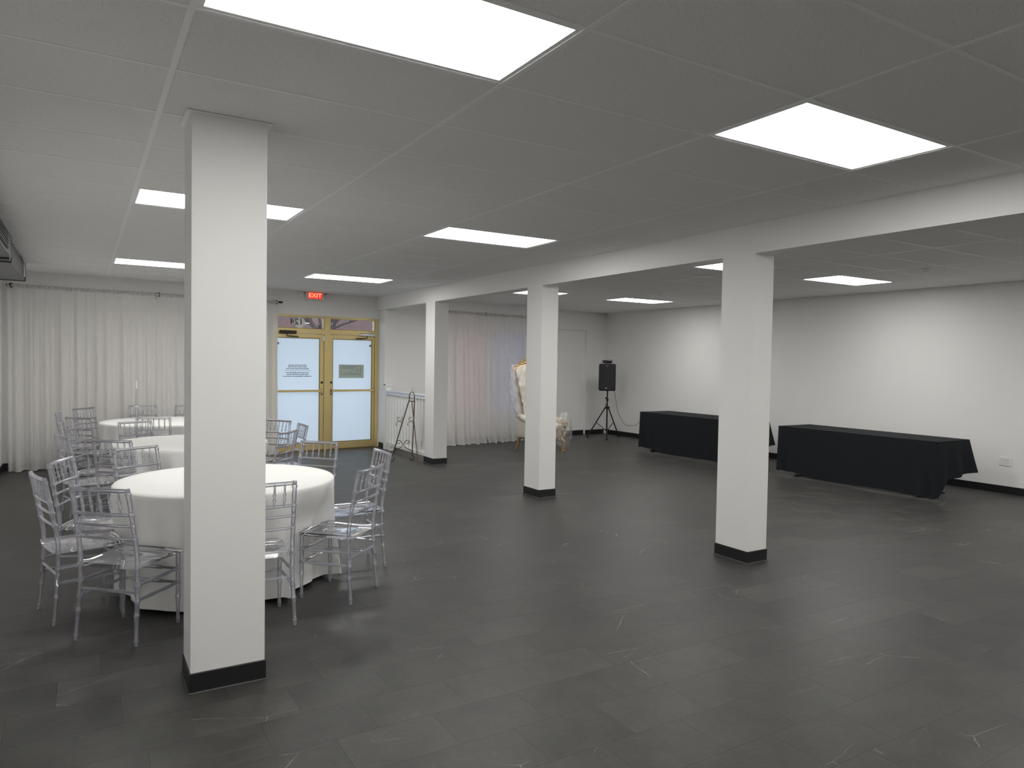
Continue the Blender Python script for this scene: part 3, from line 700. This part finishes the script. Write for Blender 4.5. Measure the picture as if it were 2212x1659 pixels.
# ================================================================ black tables by the right wall
BH = 0.745
def black_table(y0, y1, tl_, cl_, seed):
    x0, x1 = 8.93, 9.69
    t = thing('folding_table', tl_, 'table', ((x0+x1)/2, (y0+y1)/2, 0), 0, 'long tables along the wall')
    hw, hl = (x1-x0)/2, (y1-y0)/2
    obj('table_top', box(-hw, hw, -hl, hl, BH-0.045, BH-0.004, bevel=0.008), 'table_board', t)
    for s in (-1, 1):
        bm = bmesh.new()
        yy = s*(hl-0.28)
        tube(bm, [(-hw+0.08, yy, BH-0.045), (-hw+0.08, yy, 0.014), (-hw+0.08, yy, 0.014)], 0.014, 8); tube(bm, [(hw-0.08, yy, BH-0.045), (hw-0.08, yy, 0.014)], 0.014, 8)
        tube(bm, [(-hw+0.03, yy, 0.014), (hw-0.03, yy, 0.014)], 0.014, 8); tube(bm, [(-hw+0.08, yy, 0.45), (hw-0.08, yy, 0.45)], 0.011, 8)
        obj('folding_leg', bm, 'table_steel', t)
    # cloth: closed skirt around the top; long sides reach the floor, ends hang shorter and flare
    rnd = random.Random(seed); p1, p2 = rnd.uniform(0, 6), rnd.uniform(0, 6)
    per = []   # perimeter samples (x, y, nx, ny, drop, flare)
    n1, n2 = 60, 24
    def add(a, b, n, kind):
        for k in range(n):
            u = k/n; per.append((a[0]+(b[0]-a[0])*u, a[1]+(b[1]-a[1])*u, kind, u))
    add((-hw, hl), (-hw, -hl), n1, 'f'); add((-hw, -hl), (hw, -hl), n2, 'n'); add((hw, -hl), (hw, hl), n1, 'b'); add((hw, hl), (-hw, hl), n2, 'e')
    nrm = {'f': (-1, 0), 'b': (1, 0), 'n': (0, -1), 'e': (0, 1)}
    N_ = len(per)
    bm = bmesh.new(); rows = []
    LV = 12
    for j in range(LV+1):
        t_ = j/LV; row = []
        for i, (x, y, kd, u) in enumerate(per):
            nx, ny = nrm[kd]
            if kd in 'fb':
                drop = BH-0.022 - 0.008*math.sin(9*u+p1) - (0.035*(1-sstep(0.12, 0.26, u)) if kd == 'f' else 0)
                fl = 0.012+0.008*math.sin(11*2*PI*u+p1)*t_
                e = min(u, 1-u)*2*hl           # corners gather and swing out a little
                if kd == 'b':
                    drop = 0.42
                    if e < 0.30: drop += -0.0
                if e < 0.22:
                    fl += 0.02*math.sin((0.22-e)/0.22*9)*t_
            else:
                e_back = (1-u) if kd == 'n' else u   # 0 at the wall side
                e_front = 1-e_back
                drop = 0.42 + (BH-0.03-0.42)*(0.35*e_back**1.2+0.65*max(0, 1-e_front/0.25)**1.3)
                fl = 0.06*(1-0.6*max(0, 1-e_front/0.35)) + 0.03*math.sin(e_front*14+p2)*min(1, e_front*3)
                fl += 0.03*max(0, 1-e_back/0.3)
            xx, yy, zz = x+nx*fl*t_, y+ny*fl*t_, BH-0.001-drop*t_
            # corner swing at the wall side ends
            if kd in 'ne':
                eb = (1-u) if kd == 'n' else u
                xx += 0.05*max(0, 1-eb/0.4)*t_
            if kd == 'b':
                ee = min(u, 1-u)*2*hl
                xx += 0.04*max(0, 1-ee/0.5)*t_
                yy += (-1 if u < 0.5 else 1)*0.085*max(0, 1-ee/0.4)*t_
            row.append(bm.verts.new((xx, yy, zz)))
        rows.append(row)
    for a, b in zip(rows, rows[1:]):
        for k in range(N_): bm.faces.new((a[k], a[(k+1) % N_], b[(k+1) % N_], b[k]))
    bm.faces.new(rows[0])
    c = obj('tablecloth', bm, 'black_cloth', None, True, ((x0+x1)/2, (y0+y1)/2, 0))
    tag(c, cl_, 'tablecloth', 'black cloths on the long tables')
black_table(5.42, 7.84, 'long folding table under a black cloth, nearest the loudspeaker', 'black cloth on the long table nearest the loudspeaker', 3)
black_table(2.22, 4.63, 'long folding table under a black cloth, nearest the wall outlet', 'black cloth on the long table nearest the wall outlet', 4)

# ================================================================ loudspeaker on tripod
SX, SY = 9.69, 9.80
st = thing('speaker_stand', 'black tripod speaker stand in the far corner', 'stand', (SX, SY, 0))
bm = bmesh.new(); tube(bm, [(0, 0, 0.16), (0, 0, 0.86)], 0.0185, 10); obj('outer_pole', bm, 'black_plastic', st, True)
bm = bmesh.new(); tube(bm, [(0, 0, 0.86), (0, 0, 1.047)], 0.0155, 10); obj('inner_pole', bm, 'black_plastic', st, True)
cl_ = obj('collar', lathe([(0.028, 0.83), (0.028, 0.89)], 12), 'black_plastic', st, True)
bm = bmesh.new(); tube(bm, [(-0.02, -0.01, 0.90), (-0.065, -0.03, 0.90)], [0.012, 0.02], 8); obj('knob', bm, 'black_plastic', cl_)
hb = obj('leg_hub', lathe([(0.05, 0.655), (0.056, 0.665), (0.056, 0.70), (0.03, 0.712)], 12), 'black_plastic', st, True)
bm = bmesh.new(); tube(bm, [(-0.02, -0.01, 0.745), (-0.06, -0.035, 0.745)], [0.010, 0.018], 8); obj('knob', bm, 'black_plastic', hb)
obj('lower_hub', lathe([(0.03, 0.16), (0.034, 0.17), (0.034, 0.20), (0.02, 0.21)], 12), 'black_plastic', st, True)
for a in (math.radians(139), math.radians(232), math.radians(12)):
    r = 0.43
    c, s = math.cos(a), math.sin(a)
    bm = bmesh.new(); tube(bm, [(0.045*c, 0.045*s, 0.68), (r*c, r*s, 0.018)], 0.0135, 8); lg = obj('leg', bm, 'black_plastic', st)
    obj('rubber_foot', lathe([(0.016, 0.0), (0.019, 0.006), (0.017, 0.04)], 10), 'black_plastic', lg, True, (r*c, r*s, 0))
    bm = bmesh.new(); tube(bm, [(0.03*c, 0.03*s, 0.18), (0.235*c, 0.235*s, 0.35)], 0.008, 6); obj('brace', bm, 'black_plastic', st)
sp = thing('loudspeaker', 'black loudspeaker cabinet mounted on the tripod stand', 'loudspeaker', (SX-0.02, SY-0.01, 1.06), math.radians(-40))
# cabinet: front toward local -y
bm = bmesh.new()
pl = [(-0.185, -0.15), (0.185, -0.15), (0.185, 0.02), (0.11, 0.16), (-0.11, 0.16), (-0.185, 0.02)]
a = [bm.verts.new((x, y, 0)) for x, y in pl]; b = [bm.verts.new((x, y, 0.60)) for x, y in pl]
for k in range(6): bm.faces.new((a[k], a[(k+1) % 6], b[(k+1) % 6], b[k]))
bm.faces.new(list(reversed(a))); bm.faces.new(b)
bmesh.ops.bevel(bm, geom=list(bm.edges), offset=0.018, segments=2, affect='EDGES')
obj('cabinet', bm, 'black_plastic', sp, True)
obj('grille', box(-0.165, 0.165, -0.163, -0.148, 0.03, 0.57, bevel=0.006), 'grille_black', sp)
obj('badge', lathe([(0.019, 0), (0.019, 0.003)], 16, Matrix.Translation((-0.02, -0.163, 0.062)) @ Matrix.Rotation(PI/2, 4, 'X')), 'grey_badge', sp)
obj('name_strip', box(-0.035, 0.02, -0.1655, -0.162, 0.543, 0.552), 'grey_badge', sp)
obj('pole_socket', lathe([(0.03, -0.012), (0.03, 0.01)], 12), 'black_plastic', sp)
bm = bmesh.new(); tube(bm, [(-0.06, 0.02, 0.60), (-0.05, 0.02, 0.615), (0.05, 0.02, 0.615), (0.06, 0.02, 0.60)], 0.01, 6); obj('top_handle', bm, 'black_plastic', sp)
# coiled cable lying on top
pts = []
for k in range(110):
    a_ = k/110*2*PI*4.5; r = 0.115+0.012*math.sin(a_*0.37)
    pts.append((1.0*r*math.cos(a_), 0.78*r*math.sin(a_), 0.008+0.06*k/110+0.012*math.sin(a_*1.3)*k/110))
bm = bmesh.new(); tube(bm, pts, 0.0055, 6)
tag(obj('coiled_cable', bm, 'black_plastic', None, True, (SX-0.02, SY+0.0, 1.668), 0), 'coil of black cable lying on the loudspeaker', 'cable')
cab = [(9.80, 9.71, 1.12), (9.751, 9.624, 1.04), (9.733, 9.545, 0.826), (9.711, 9.448, 0.608), (9.67, 9.268, 0.451), (9.631, 9.096, 0.361), (9.58, 8.87, 0.362), (9.526, 8.633, 0.395), (9.504, 8.538, 0.445), (9.466, 8.368, 0.505), (9.42, 8.10, 0.53), (9.40, 7.90, 0.50)]
def smooth(p, n=4):
    p = [Vector(q) for q in p]; out = []
    for i in range(len(p)-1):
        p0, p1, p2, p3 = p[max(i-1, 0)], p[i], p[i+1], p[min(i+2, len(p)-1)]
        for k in range(n):
            t = k/n; out.append(0.5*((2*p1)+(p2-p0)*t+(2*p0-5*p1+4*p2-p3)*t*t+(3*p1-p0-3*p2+p3)*t**3))
    return out+[p[-1]]
bm = bmesh.new(); tube(bm, smooth(cab), 0.0045, 6)
tag(obj('speaker_cable', bm, 'black_plastic', None, True), 'thin black cable drooping from the loudspeaker to the black table', 'cable')

# ================================================================ wrapped throne armchair
TR = thing('throne_armchair', 'tall cream tufted armchair with carved gold crest under plastic wrap', 'armchair', (7.0, 8.47, 0), math.radians(-80)+PI/2)
# local frame: front toward -y, chair's own right toward -x
def back_hw(z):      # half width of the back at height z
    t = max(0.0, min(1.0, (z-0.45)/1.05))
    return 0.25+0.17*t**1.2
def back_y(z): return 0.20+0.13*max(0, (z-0.45))/1.2
ZTOP = 1.52
def top_z(u): return ZTOP+0.10*(1-(2*u-1)**2)
def fback(u, v):
    z = 0.45+(top_z(u)-0.45)*v
    x = (2*u-1)*back_hw(z)
    # diamond tufting
    a = (x/0.105+z/0.15)*PI; b = (x/0.105-z/0.15)*PI
    tf = 0.022*(abs(math.sin(a/2))*abs(math.sin(b/2)))**0.5
    wing = -0.07*abs(2*u-1)**3
    return V(x, back_y(z)-0.05-tf+wing, z)
obj('back_cushion', grid(fback, 41, 61), 'cream_leather', TR, True)
def fshell(u, v):
    z = 0.28+(top_z(u)-0.28)*v; x = (2*u-1)*(back_hw(z)+0.006)
    return V(x, back_y(z)+0.03+0.02*(1-(2*u-1)**2)-0.09*abs(2*u-1)**3, z)
obj('back_shell', grid(fshell, 25, 25), 'cream_leather', TR, True)
pts = []
for k in range(19): z = 0.45+(ZTOP-0.45)*k/18; pts.append(V(-back_hw(z)-0.005, back_y(z)-0.075, z))
for k in range(1, 24): u = k/24; pts.append(V((2*u-1)*back_hw(ZTOP), back_y(ZTOP)-0.03-0.045*abs(2*u-1)**2, top_z(u)))
for k in range(19): z = ZTOP-(ZTOP-0.45)*k/18; pts.append(V(back_hw(z)+0.005, back_y(z)-0.075, z))
bm = bmesh.new(); tube(bm, pts, [0.022 if 18 < i < 43 else 0.017 for i in range(len(pts))], 8); obj('back_frame', bm, 'gold_leaf', TR, True)
# crest: scrolls, leaves and a shell
bm = bmesh.new()
for s in (-1, 1):
    for x, z, r in ((0.055, 1.70, 0.05), (0.14, 1.68, 0.042), (0.235, 1.645, 0.036), (0.355, 1.575, 0.045)):
        tube(bm, spiral((s*x, back_y(1.6)-0.04, z), (s, 0, 0), (0, 0, 1), r, r*0.25, -0.6, 5.2, 16), [0.013]*10+[0.011]*6, 6)
    for x, z, a in ((0.10, 1.655, .3), (0.19, 1.635, .5), (0.29, 1.60, .6), (0.395, 1.53, 1.1)):
        ball(bm, (s*x, back_y(1.6)-0.055, z), 0.035, 1.2, 0.45, 0.6, 8, 6)
for k in range(7):
    a = PI*(k+0.5)/7
    ball(bm, (0.045*math.cos(a), back_y(1.6)-0.05, 1.685+0.05*math.sin(a)), 0.024, 0.7, 0.6, 1.2, 8, 6)
ball(bm, (0, back_y(1.6)-0.055, 1.66), 0.04, 1.2, 0.6, 0.9, 8, 6)
obj('crest', bm, 'gold_leaf', TR, True)
# seat and body
obj('seat_cushion', box(-0.27, 0.27, -0.33, 0.22, 0.40, 0.54, bevel=0.05, seg=4), 'cream_leather', TR, True)
obj('seat_body', box(-0.29, 0.29, -0.29, 0.24, 0.255, 0.42, bevel=0.02), 'cream_leather', TR, True)
obj('wood_rail', box(-0.30, 0.30, -0.30, 0.25, 0.235, 0.262, bevel=0.006), 'light_wood', TR)
for s in (-1, 1):
    bm = bmesh.new()
    for k in range(2): pass
    pts = [(s*0.315, 0.20, 0.66), (s*0.325, 0.05, 0.62), (s*0.335, -0.12, 0.575), (s*0.34, -0.27, 0.555)]
    ar = obj('arm', tube(bm, pts, [0.055, 0.06, 0.065, 0.062], 12), 'cream_leather', TR, True)
    obj('arm_side', box(s*0.315-0.03, s*0.315+0.03, -0.28, 0.24, 0.262, 0.58, bevel=0.02), 'cream_leather', ar, True)
    bm = bmesh.new()
    tube(bm, spiral((s*0.34, -0.335, 0.56), (s, 0, 0), (0, 0, 1), 0.07, 0.012, -1.2, 7.0, 26), 0.014, 6)
    ball(bm, (s*0.34, -0.335, 0.56), 0.03, 1, 0.7, 1)
    tube(bm, smooth([(s*0.33, -0.33, 0.50), (s*0.36, -0.335, 0.43), (s*0.335, -0.33, 0.36), (s*0.355, -0.335, 0.28)]), 0.022, 7)
    for z, dx in ((0.47, 0.015), (0.41, -0.012), (0.35, 0.012), (0.30, -0.006)): ball(bm, (s*(0.345+dx), -0.345, z), 0.03, 0.9, 0.5, 1.1, 8, 6)
    obj('arm_carving', bm, 'gold_leaf', ar, True)
    bm = bmesh.new()
    tube(bm, smooth([(s*0.31, -0.29, 0.25), (s*0.345, -0.33, 0.19), (s*0.335, -0.325, 0.12), (s*0.315, -0.30, 0.055), (s*0.325, -0.315, 0.0)]), [0.036]*5+[0.03]*4+[0.021]*4+[0.017]*3+[0.02], 8)
    ball(bm, (s*0.345, -0.345, 0.185), 0.034, 1, .7, 1)
    tube(bm, spiral((s*0.335, -0.335, 0.05), (s, 0, 0), (0, 0, 1), 0.035, 0.01, -1.0, 4.0, 12), 0.010, 6)
    obj('front_leg', bm, 'gold_leaf', TR, True)
    bm = bmesh.new(); tube(bm, [(s*0.27, 0.225, 0.25), (s*0.30, 0.30, 0.0)], [0.030, 0.016], 8); obj('back_leg', bm, 'light_wood', TR)
# plastic wrap, loose and crumpled
rn = random.Random(5)
def hashn(a, b): return math.sin(a*12.9898+b*78.233)*43758.5453 % 1.0
def lump(a, b):
    return 0.45*math.sin(3.1*a+1.7*b+0.5)+0.35*math.sin(5.7*a-4.3*b+2.1)+0.3*math.sin(9.3*a+7.9*b)+0.2*math.sin(17*a-13*b+1)
def wrap_back(u, v):
    a = (u*1.30-0.15)*PI           # around the back, open at the rear
    z = 0.62+1.0*v
    hw = back_hw(z)+(0.05+0.06*(1-v) if math.cos(a) > 0 else 0.02)
    x = -math.cos(a)*hw; y = back_y(z)-0.06-0.10*math.sin(a)
    l = lump(a*1.2, z*5)
    side = max(0, math.cos(a))
    out = 0.035*l+side*0.17*max(0, math.sin((z-0.55)*3.0))
    return V(x-math.cos(a)*out, y-0.02*l-abs(out)*0.3, z+0.02*l)
bmw = grid(wrap_back, 56, 40)
o = obj('plastic_wrap', bmw, 'plastic_film', None, True, (7.0, 8.47, 0), math.radians(-80)+PI/2)
tag(o, 'loose crumpled clear plastic film around the back of the armchair', 'plastic wrap', 'clear plastic film on the armchair')
def wrap_arm(u, v):
    a = 2*PI*u; z = 0.10+0.64*v
    k = math.sin(PI*min(1, 0.12+0.86*v))**0.6
    l = lump(a, z*6+1)
    r = (0.15*k+0.03)*(1+0.22*l)
    return V(0.345+r*math.cos(a)*1.0, -0.30+r*math.sin(a)*0.85, z+0.015*l)
o = obj('plastic_wrap', grid(wrap_arm, 40, 30, True), 'plastic_film', None, True, (7.0, 8.47, 0), math.radians(-80)+PI/2)
tag(o, 'crumpled clear plastic film bagged over the armrest of the armchair', 'plastic wrap', 'clear plastic film on the armchair')

# ================================================================ railing, easel
RX = 4.535
rl = thing('railing', 'white picket railing running from the wall return to a column', 'railing', (RX, 8.007, 0))
RL = 1.79
obj('top_rail', box(-0.045, 0.045, 0, RL, 1.075, 1.105, bevel=0.006), 'rail_top_paint', rl)
obj('top_rail', box(-0.03, 0.03, 0, RL, 1.025, 1.074), 'rail_top_paint', rl)
obj('bottom_rail', box(-0.03, 0.03, 0, RL, 0.09, 0.145), 'rail_paint', rl)
pst = obj('post', box(-0.055, 0.055, RL, RL+0.11, 0.0, 1.17, bevel=0.004), 'rail_paint', rl)
obj('post_cap', box(-0.06, 0.06, RL-0.005, RL+0.115, 1.171, 1.20, bevel=0.004), 'rail_paint', pst)
obj('latch', box(-0.066, -0.056, RL+0.02, RL+0.09, 1.195, 1.215), 'dark_metal', pst)
pk = mesh('picket', box(-0.019, 0.019, -0.019, 0.019, 0.145, 1.025), 'rail_paint')
for k in range(13): link('picket', pk, rl, (0, 0.075+k*0.1365, 0))
obj('foot_block', box(-0.045, 0.045, RL-0.19, RL-0.09, 0.0, 0.09), 'rail_paint', rl)

ez = thing('easel', 'slender antique gold metal easel with scroll feet by the white railing', 'easel', (4.2, 8.2, 0))
# legs in the picture: two scrolled front legs and a straight strut
tpL, tpR = V(0.03, -0.10, 1.02), V(0.115, -0.12, 1.015)
fL, fR = V(-0.150, 0.155, 0.085), V(0.165, 0.065, 0.085)
for a, b, s in ((tpL, fL, -1), (tpR, fR, 1)):
    bm = bmesh.new(); tube(bm, [a, a.lerp(b, .5), b], 0.0095, 8)
    lg = obj('leg', bm, 'antique_gold', ez, True)
    ax = V(0.95*1, -0.1, 0)
    c = b+V(0.012, 0, -0.032)
    bm = bmesh.new()
    pts = [b, b+V(-0.028*1, 0.006, -0.022)]+[c+V(0.047*math.cos(t)*1.0, 0, 0.047*math.sin(t))*(1-0.10*i) for i, t in enumerate([2.9, 3.5, 4.1, 4.7, 5.3, 5.9, 6.5, 7.2])] if s < 0 else \
          [b, b+V(0.022, 0.0, -0.018)]+[b+V(-0.012, 0, -0.032)+V(-0.047*math.cos(t), 0, 0.047*math.sin(t))*(1-0.10*i) for i, t in enumerate([2.9, 3.5, 4.1, 4.7, 5.3, 5.9, 6.5, 7.2])]
    mz = min(p.z for p in pts); 
    pts = [p+V(0, 0, 0 if i == 0 else (0.010-mz)*min(1, i/3)) for i, p in enumerate(pts)]
    tube(bm, smooth(pts, 3), 0.0085, 7); obj('scroll_foot', bm, 'antique_gold', lg, True)
    # ledge hook scrolls
    m_ = a.lerp(b, 0.42)
    bm = bmesh.new(); out = V(-0.02, 0.10, 0)
    hx = V(-0.075, 0.02, 0)
    tube(bm, smooth([m_, m_+hx*0.4+V(0, 0, 0.035), m_+hx*0.9+V(0, 0, 0.03), m_+hx*1.25+V(0, 0, -0.005), m_+hx*1.2+V(0, 0, -0.03), m_+hx*1.0+V(0, 0, -0.025)], 4), 0.005, 6)
    tube(bm, smooth([m_+hx*0.5+V(0, 0, 0.035), m_+hx*0.95+V(0, 0, 0.06), m_+hx*1.0+V(0, 0, 0.095), m_+hx*0.7+V(0, 0, 0.105), m_+hx*0.6+V(0, 0, 0.085)], 4), 0.005, 6)
    tube(bm, smooth([m_+hx*0.5+V(0, 0, 0.035), m_+hx*0.15+V(0, 0, 0.055), m_+hx*-0.05+V(0, 0, 0.09), m_+hx*0.2+V(0, 0, 0.105)], 4), 0.005, 6)
    obj('ledge_hook', bm, 'antique_gold', lg, True)
bm = bmesh.new(); tube(bm, [tpL+V(-.002, 0, -.02), tpR+V(.002, 0, -.02)], 0.008, 7); obj('cross_bar', bm, 'antique_gold', ez)
bm = bmesh.new(); tp_c = (tpL+tpR)/2
tube(bm, smooth([tpL+V(0.01, 0, 0.06), tpL+V(0.0, 0, 0.02), tpL, tpL+V(0.002, 0, 0.07), tpL+V(0.018, -.002, 0.115), tp_c+V(0, 0, 0.128), tpR+V(-0.018, .002, 0.115), tpR+V(-0.002, 0, 0.07), tpR, tpR+V(0.0, 0, 0.02), tpR+V(-0.01, 0, 0.06)], 4), 0.007, 7)
obj('top_loop', bm, 'antique_gold', ez, True)
bm = bmesh.new(); tube(bm, [tp_c+V(0.0, 0, -0.03), V(0.065, -0.42, 0.0)], 0.0085, 8); obj('rear_strut', bm, 'antique_gold', ez, True)
lL, lR = tpL.lerp(fL, .93), tpR.lerp(fR, .93); mid = (lL+lR)/2
for e, s in ((lL, -1), (lR, 1)):
    bm = bmesh.new(); dx = (lR-lL).normalized()*s
    tube(bm, smooth([e, e.lerp(mid, 0.5)+V(0, 0, 0.05), mid+V(0, 0, 0.10)+dx*0.015, mid+V(0, 0, 0.165)+dx*0.03, mid+V(0, 0, 0.19)+dx*0.07, mid+V(0, 0, 0.165)+dx*0.105, mid+V(0, 0, 0.135)+dx*0.085, mid+V(0, 0, 0.145)+dx*0.06], 4), 0.0065, 6)
    obj('scroll_brace', bm, 'antique_gold', ez, True)

# ================================================================ duct, plates, detectors
du = thing('air_duct', 'grey sheet metal air duct along the top of the left wall', 'duct', (XL, 8.62, 2.62))
DW, DH = 0.335, CZ-2.62-0.003
obj('duct_section', box(0.005, DW, -2.18, 0, 0, DH), 'duct_steel', du)
obj('duct_section', box(0.005, DW+0.03, -9.0, -2.5, 0.012, DH), 'duct_steel', du)
obj('flange', box(0.003, DW+0.012, -2.50, -2.47, -0.006, DH), 'duct_dark', du); obj('flange', box(0.003, DW+0.004, -2.47, -2.22, 0.006, DH), 'duct_steel', du); obj('flange', box(0.003, DW+0.012, -2.22, -2.18, -0.006, DH), 'duct_dark', du)
obj('end_flange', box(0.003, DW+0.008, -0.03, 0.004, -0.008, DH), 'duct_dark', du)
obj('drain_pipe', tube(bmesh.new(), [(DW+0.012, -0.35, 0.02), (DW+0.012, -0.35, DH-0.02), (DW+0.03, -0.9, DH-0.02)], 0.010, 8), 'white_plastic', du)
gr = obj('register', box(DW+0.031, DW+0.04, -5.3, -3.0, 0.04, DH-0.03), 'duct_dark', du)
for k in range(5): obj('louvre', box(DW+0.04, DW+0.048, -5.28, -3.02, 0.055+k*0.03, 0.065+k*0.03), 'duct_steel', gr)

def plate(loc, rz, label, gang=1, outlet=True, name='wall_outlet', cat='outlet'):
    t = thing(name, label, cat, loc, rz)
    w_ = 0.035+0.023*(gang-1)*2
    obj('cover_plate', box(-w_, w_, -0.007, 0, -0.058, 0.058, bevel=0.003), 'white_plastic', t)
    for g in range(gang):
        x = (g-(gang-1)/2)*0.046
        if outlet:
            for z in (-0.022, 0.022):
                s_ = obj('socket', lathe([(0.016, 0.0), (0.016, 0.002)], 14, Matrix.Translation((x, -0.007, z)) @ Matrix.Rotation(PI/2, 4, 'X')), 'rail_paint', t)
                bm = bmesh.new(); bx(bm, x-0.007, x-0.004, -0.0095, -0.0088, z-0.005, z+0.006); bx(bm, x+0.004, x+0.007, -0.0095, -0.0088, z-0.005, z+0.006); obj('slots', bm, 'ink', s_)
        else:
            obj('toggle', box(x-0.005, x+0.005, -0.018, -0.007, -0.012, 0.012), 'rail_paint', t)
plate((XR, 2.08, 0.43), -PI/2, 'white double outlet plate low on the wall behind the black table', 2)
plate((5.09, YF2, 1.09), 0, 'white light switch plate on the wall behind the railing', 1, False, 'light_switch', 'switch')
plate((-1.20, YF, 0.27), 0, 'white outlet plate behind the sheer curtain in the corner', 2)
for x, y, lab in ((7.79, 6.15, 'small round white smoke detector on the ceiling near the loudspeaker end'), (8.25, 2.07, 'small round white smoke detector on the ceiling near the wall outlet')):
    sd = thing('smoke_detector', lab, 'detector', (x, y, CZ), 0, 'ceiling smoke detectors')
    obj('base', lathe([(0.055, -0.012), (0.058, -0.008), (0.058, 0.0008)], 20), 'white_plastic', sd, True)
    obj('cap', lathe([(0.025, -0.042), (0.042, -0.036), (0.046, -0.012)], 20), 'white_plastic', sd, True)

# ================================================================ the street outside
struct(obj('ground', box(-60, 80, YF2+0.17, 120, -0.30, -0.05), 'asphalt'), 'asphalt car park outside the entrance', 'ground')
struct(obj('sidewalk', box(-4, 14, YF2+0.18, 13.5, -0.05, 0.0), 'concrete'), 'concrete sidewalk outside the entrance', 'sidewalk')
def building(x0, x1, y, h, label, awn):
    t = thing('brick_building', label, 'building', ((x0+x1)/2, y, -0.05)); W = x1-x0
    obj('walls', box(-W/2, W/2, 0, 10, 0, h), 'brick_far', t)
    obj('parapet', box(-W/2-0.1, W/2+0.1, -0.1, 10, h, h+0.3), 'concrete', t)
    n = max(2, int(W/3))
    for k in range(n):
        x = -W/2+(k+0.5)*W/n
        f_ = obj('window', box(x-0.9, x+0.9, -0.06, 0.02, 0.6, 2.6), 'rail_paint', t); obj('pane', box(x-0.8, x+0.8, -0.08, -0.06, 0.7, 2.5), 'car_glass', f_)
    if awn: obj('awning', box(-W/2, W/2, -1.6, 0, 2.75, 3.2), 'awning_brown', t)
building(7.5, 16.0, 40, 6.5, 'brick building across the car park seen through the transom glass', False)
building(19.5, 33.0, 36, 5.5, 'brick building with a brown awning seen through the transom glass', True)
def bare_tree(x, y, h, seed, label):
    rnd = random.Random(seed); t = thing('bare_tree', label, 'tree', (x, y, -0.05), 0, 'bare trees outside')
    bm = bmesh.new(); tube(bm, [(0, 0, 0), (0.05, 0, h*0.3), (0, 0.05, h*0.5)], [0.17, 0.13, 0.09], 7); obj('trunk', bm, 'bark', t)
    bm = bmesh.new()
    def br(p, d, l, r, n):
        q = p+d*l; tube(bm, [p, p.lerp(q, .5)+V(rnd.uniform(-.06, .06), 0, .05)*l, q], [r, r*.8, r*.55], 5, False)
        if n:
            for _ in range(3): br(p.lerp(q, rnd.uniform(.5, 1)), (d+V(rnd.uniform(-.9, .9), rnd.uniform(-.9, .9), rnd.uniform(-.2, .6))).normalized(), l*rnd.uniform(.55, .8), r*.55, n-1)
    for k in range(7): br(V(0, 0, h*rnd.uniform(.28, .5)), V(rnd.uniform(-.8, .8), rnd.uniform(-.8, .8), rnd.uniform(.3, 1)).normalized(), h*.28, 0.06, 3)
    obj('branches', bm, 'bark', t)
bare_tree(9.3, 30, 6.0, 2, 'bare winter tree outside the transom above the lettered door')
bare_tree(14.5, 31, 6.5, 3, 'bare winter tree outside the transom above the sage sign door')

# ---- the shop front is not square to the hall: swing both front walls, with all that is fixed to them
def swing(test, px, py, slope, dy, kx=1.0):
    T = Matrix.Translation((0, dy, 0)) @ Matrix.Translation((px, py, 0)) @ Matrix.Rotation(math.atan(slope), 4, 'Z') @ Matrix.Diagonal((kx, 1, 1, 1)) @ Matrix.Translation((-px, -py, 0))
    for o in list(C.objects):
        if o.parent is None and test(o): o.matrix_basis = T @ o.matrix_basis
def nm(o): return o.name.split('.')[0]
LEFT = {'wall_front', 'baseboard_front', 'trim_1', 'door_1', 'door_2', 'exit_sign'}
RIGHT = {'wall_front_alcove', 'baseboard_alcove', 'window_1', 'window_2', 'light_switch'}
def xmid(o):
    if o.name.startswith('sheer_curtain'): return o.data.vertices[0].co.x
    return o.location.x
swing(lambda o: nm(o) in LEFT, 4.5, YF, 0.103, -0.06, 1.045)
swing(lambda o: (nm(o) in ('sheer_curtain', 'curtain_rod') and xmid(o) < 4) or (nm(o) == 'wall_outlet' and o.location.x < 4), 4.5, YF, 0.103, -0.06)
swing(lambda o: nm(o) in RIGHT or (nm(o) in ('sheer_curtain', 'curtain_rod') and xmid(o) > 4), XR, YF2, 0.132, 0.10)
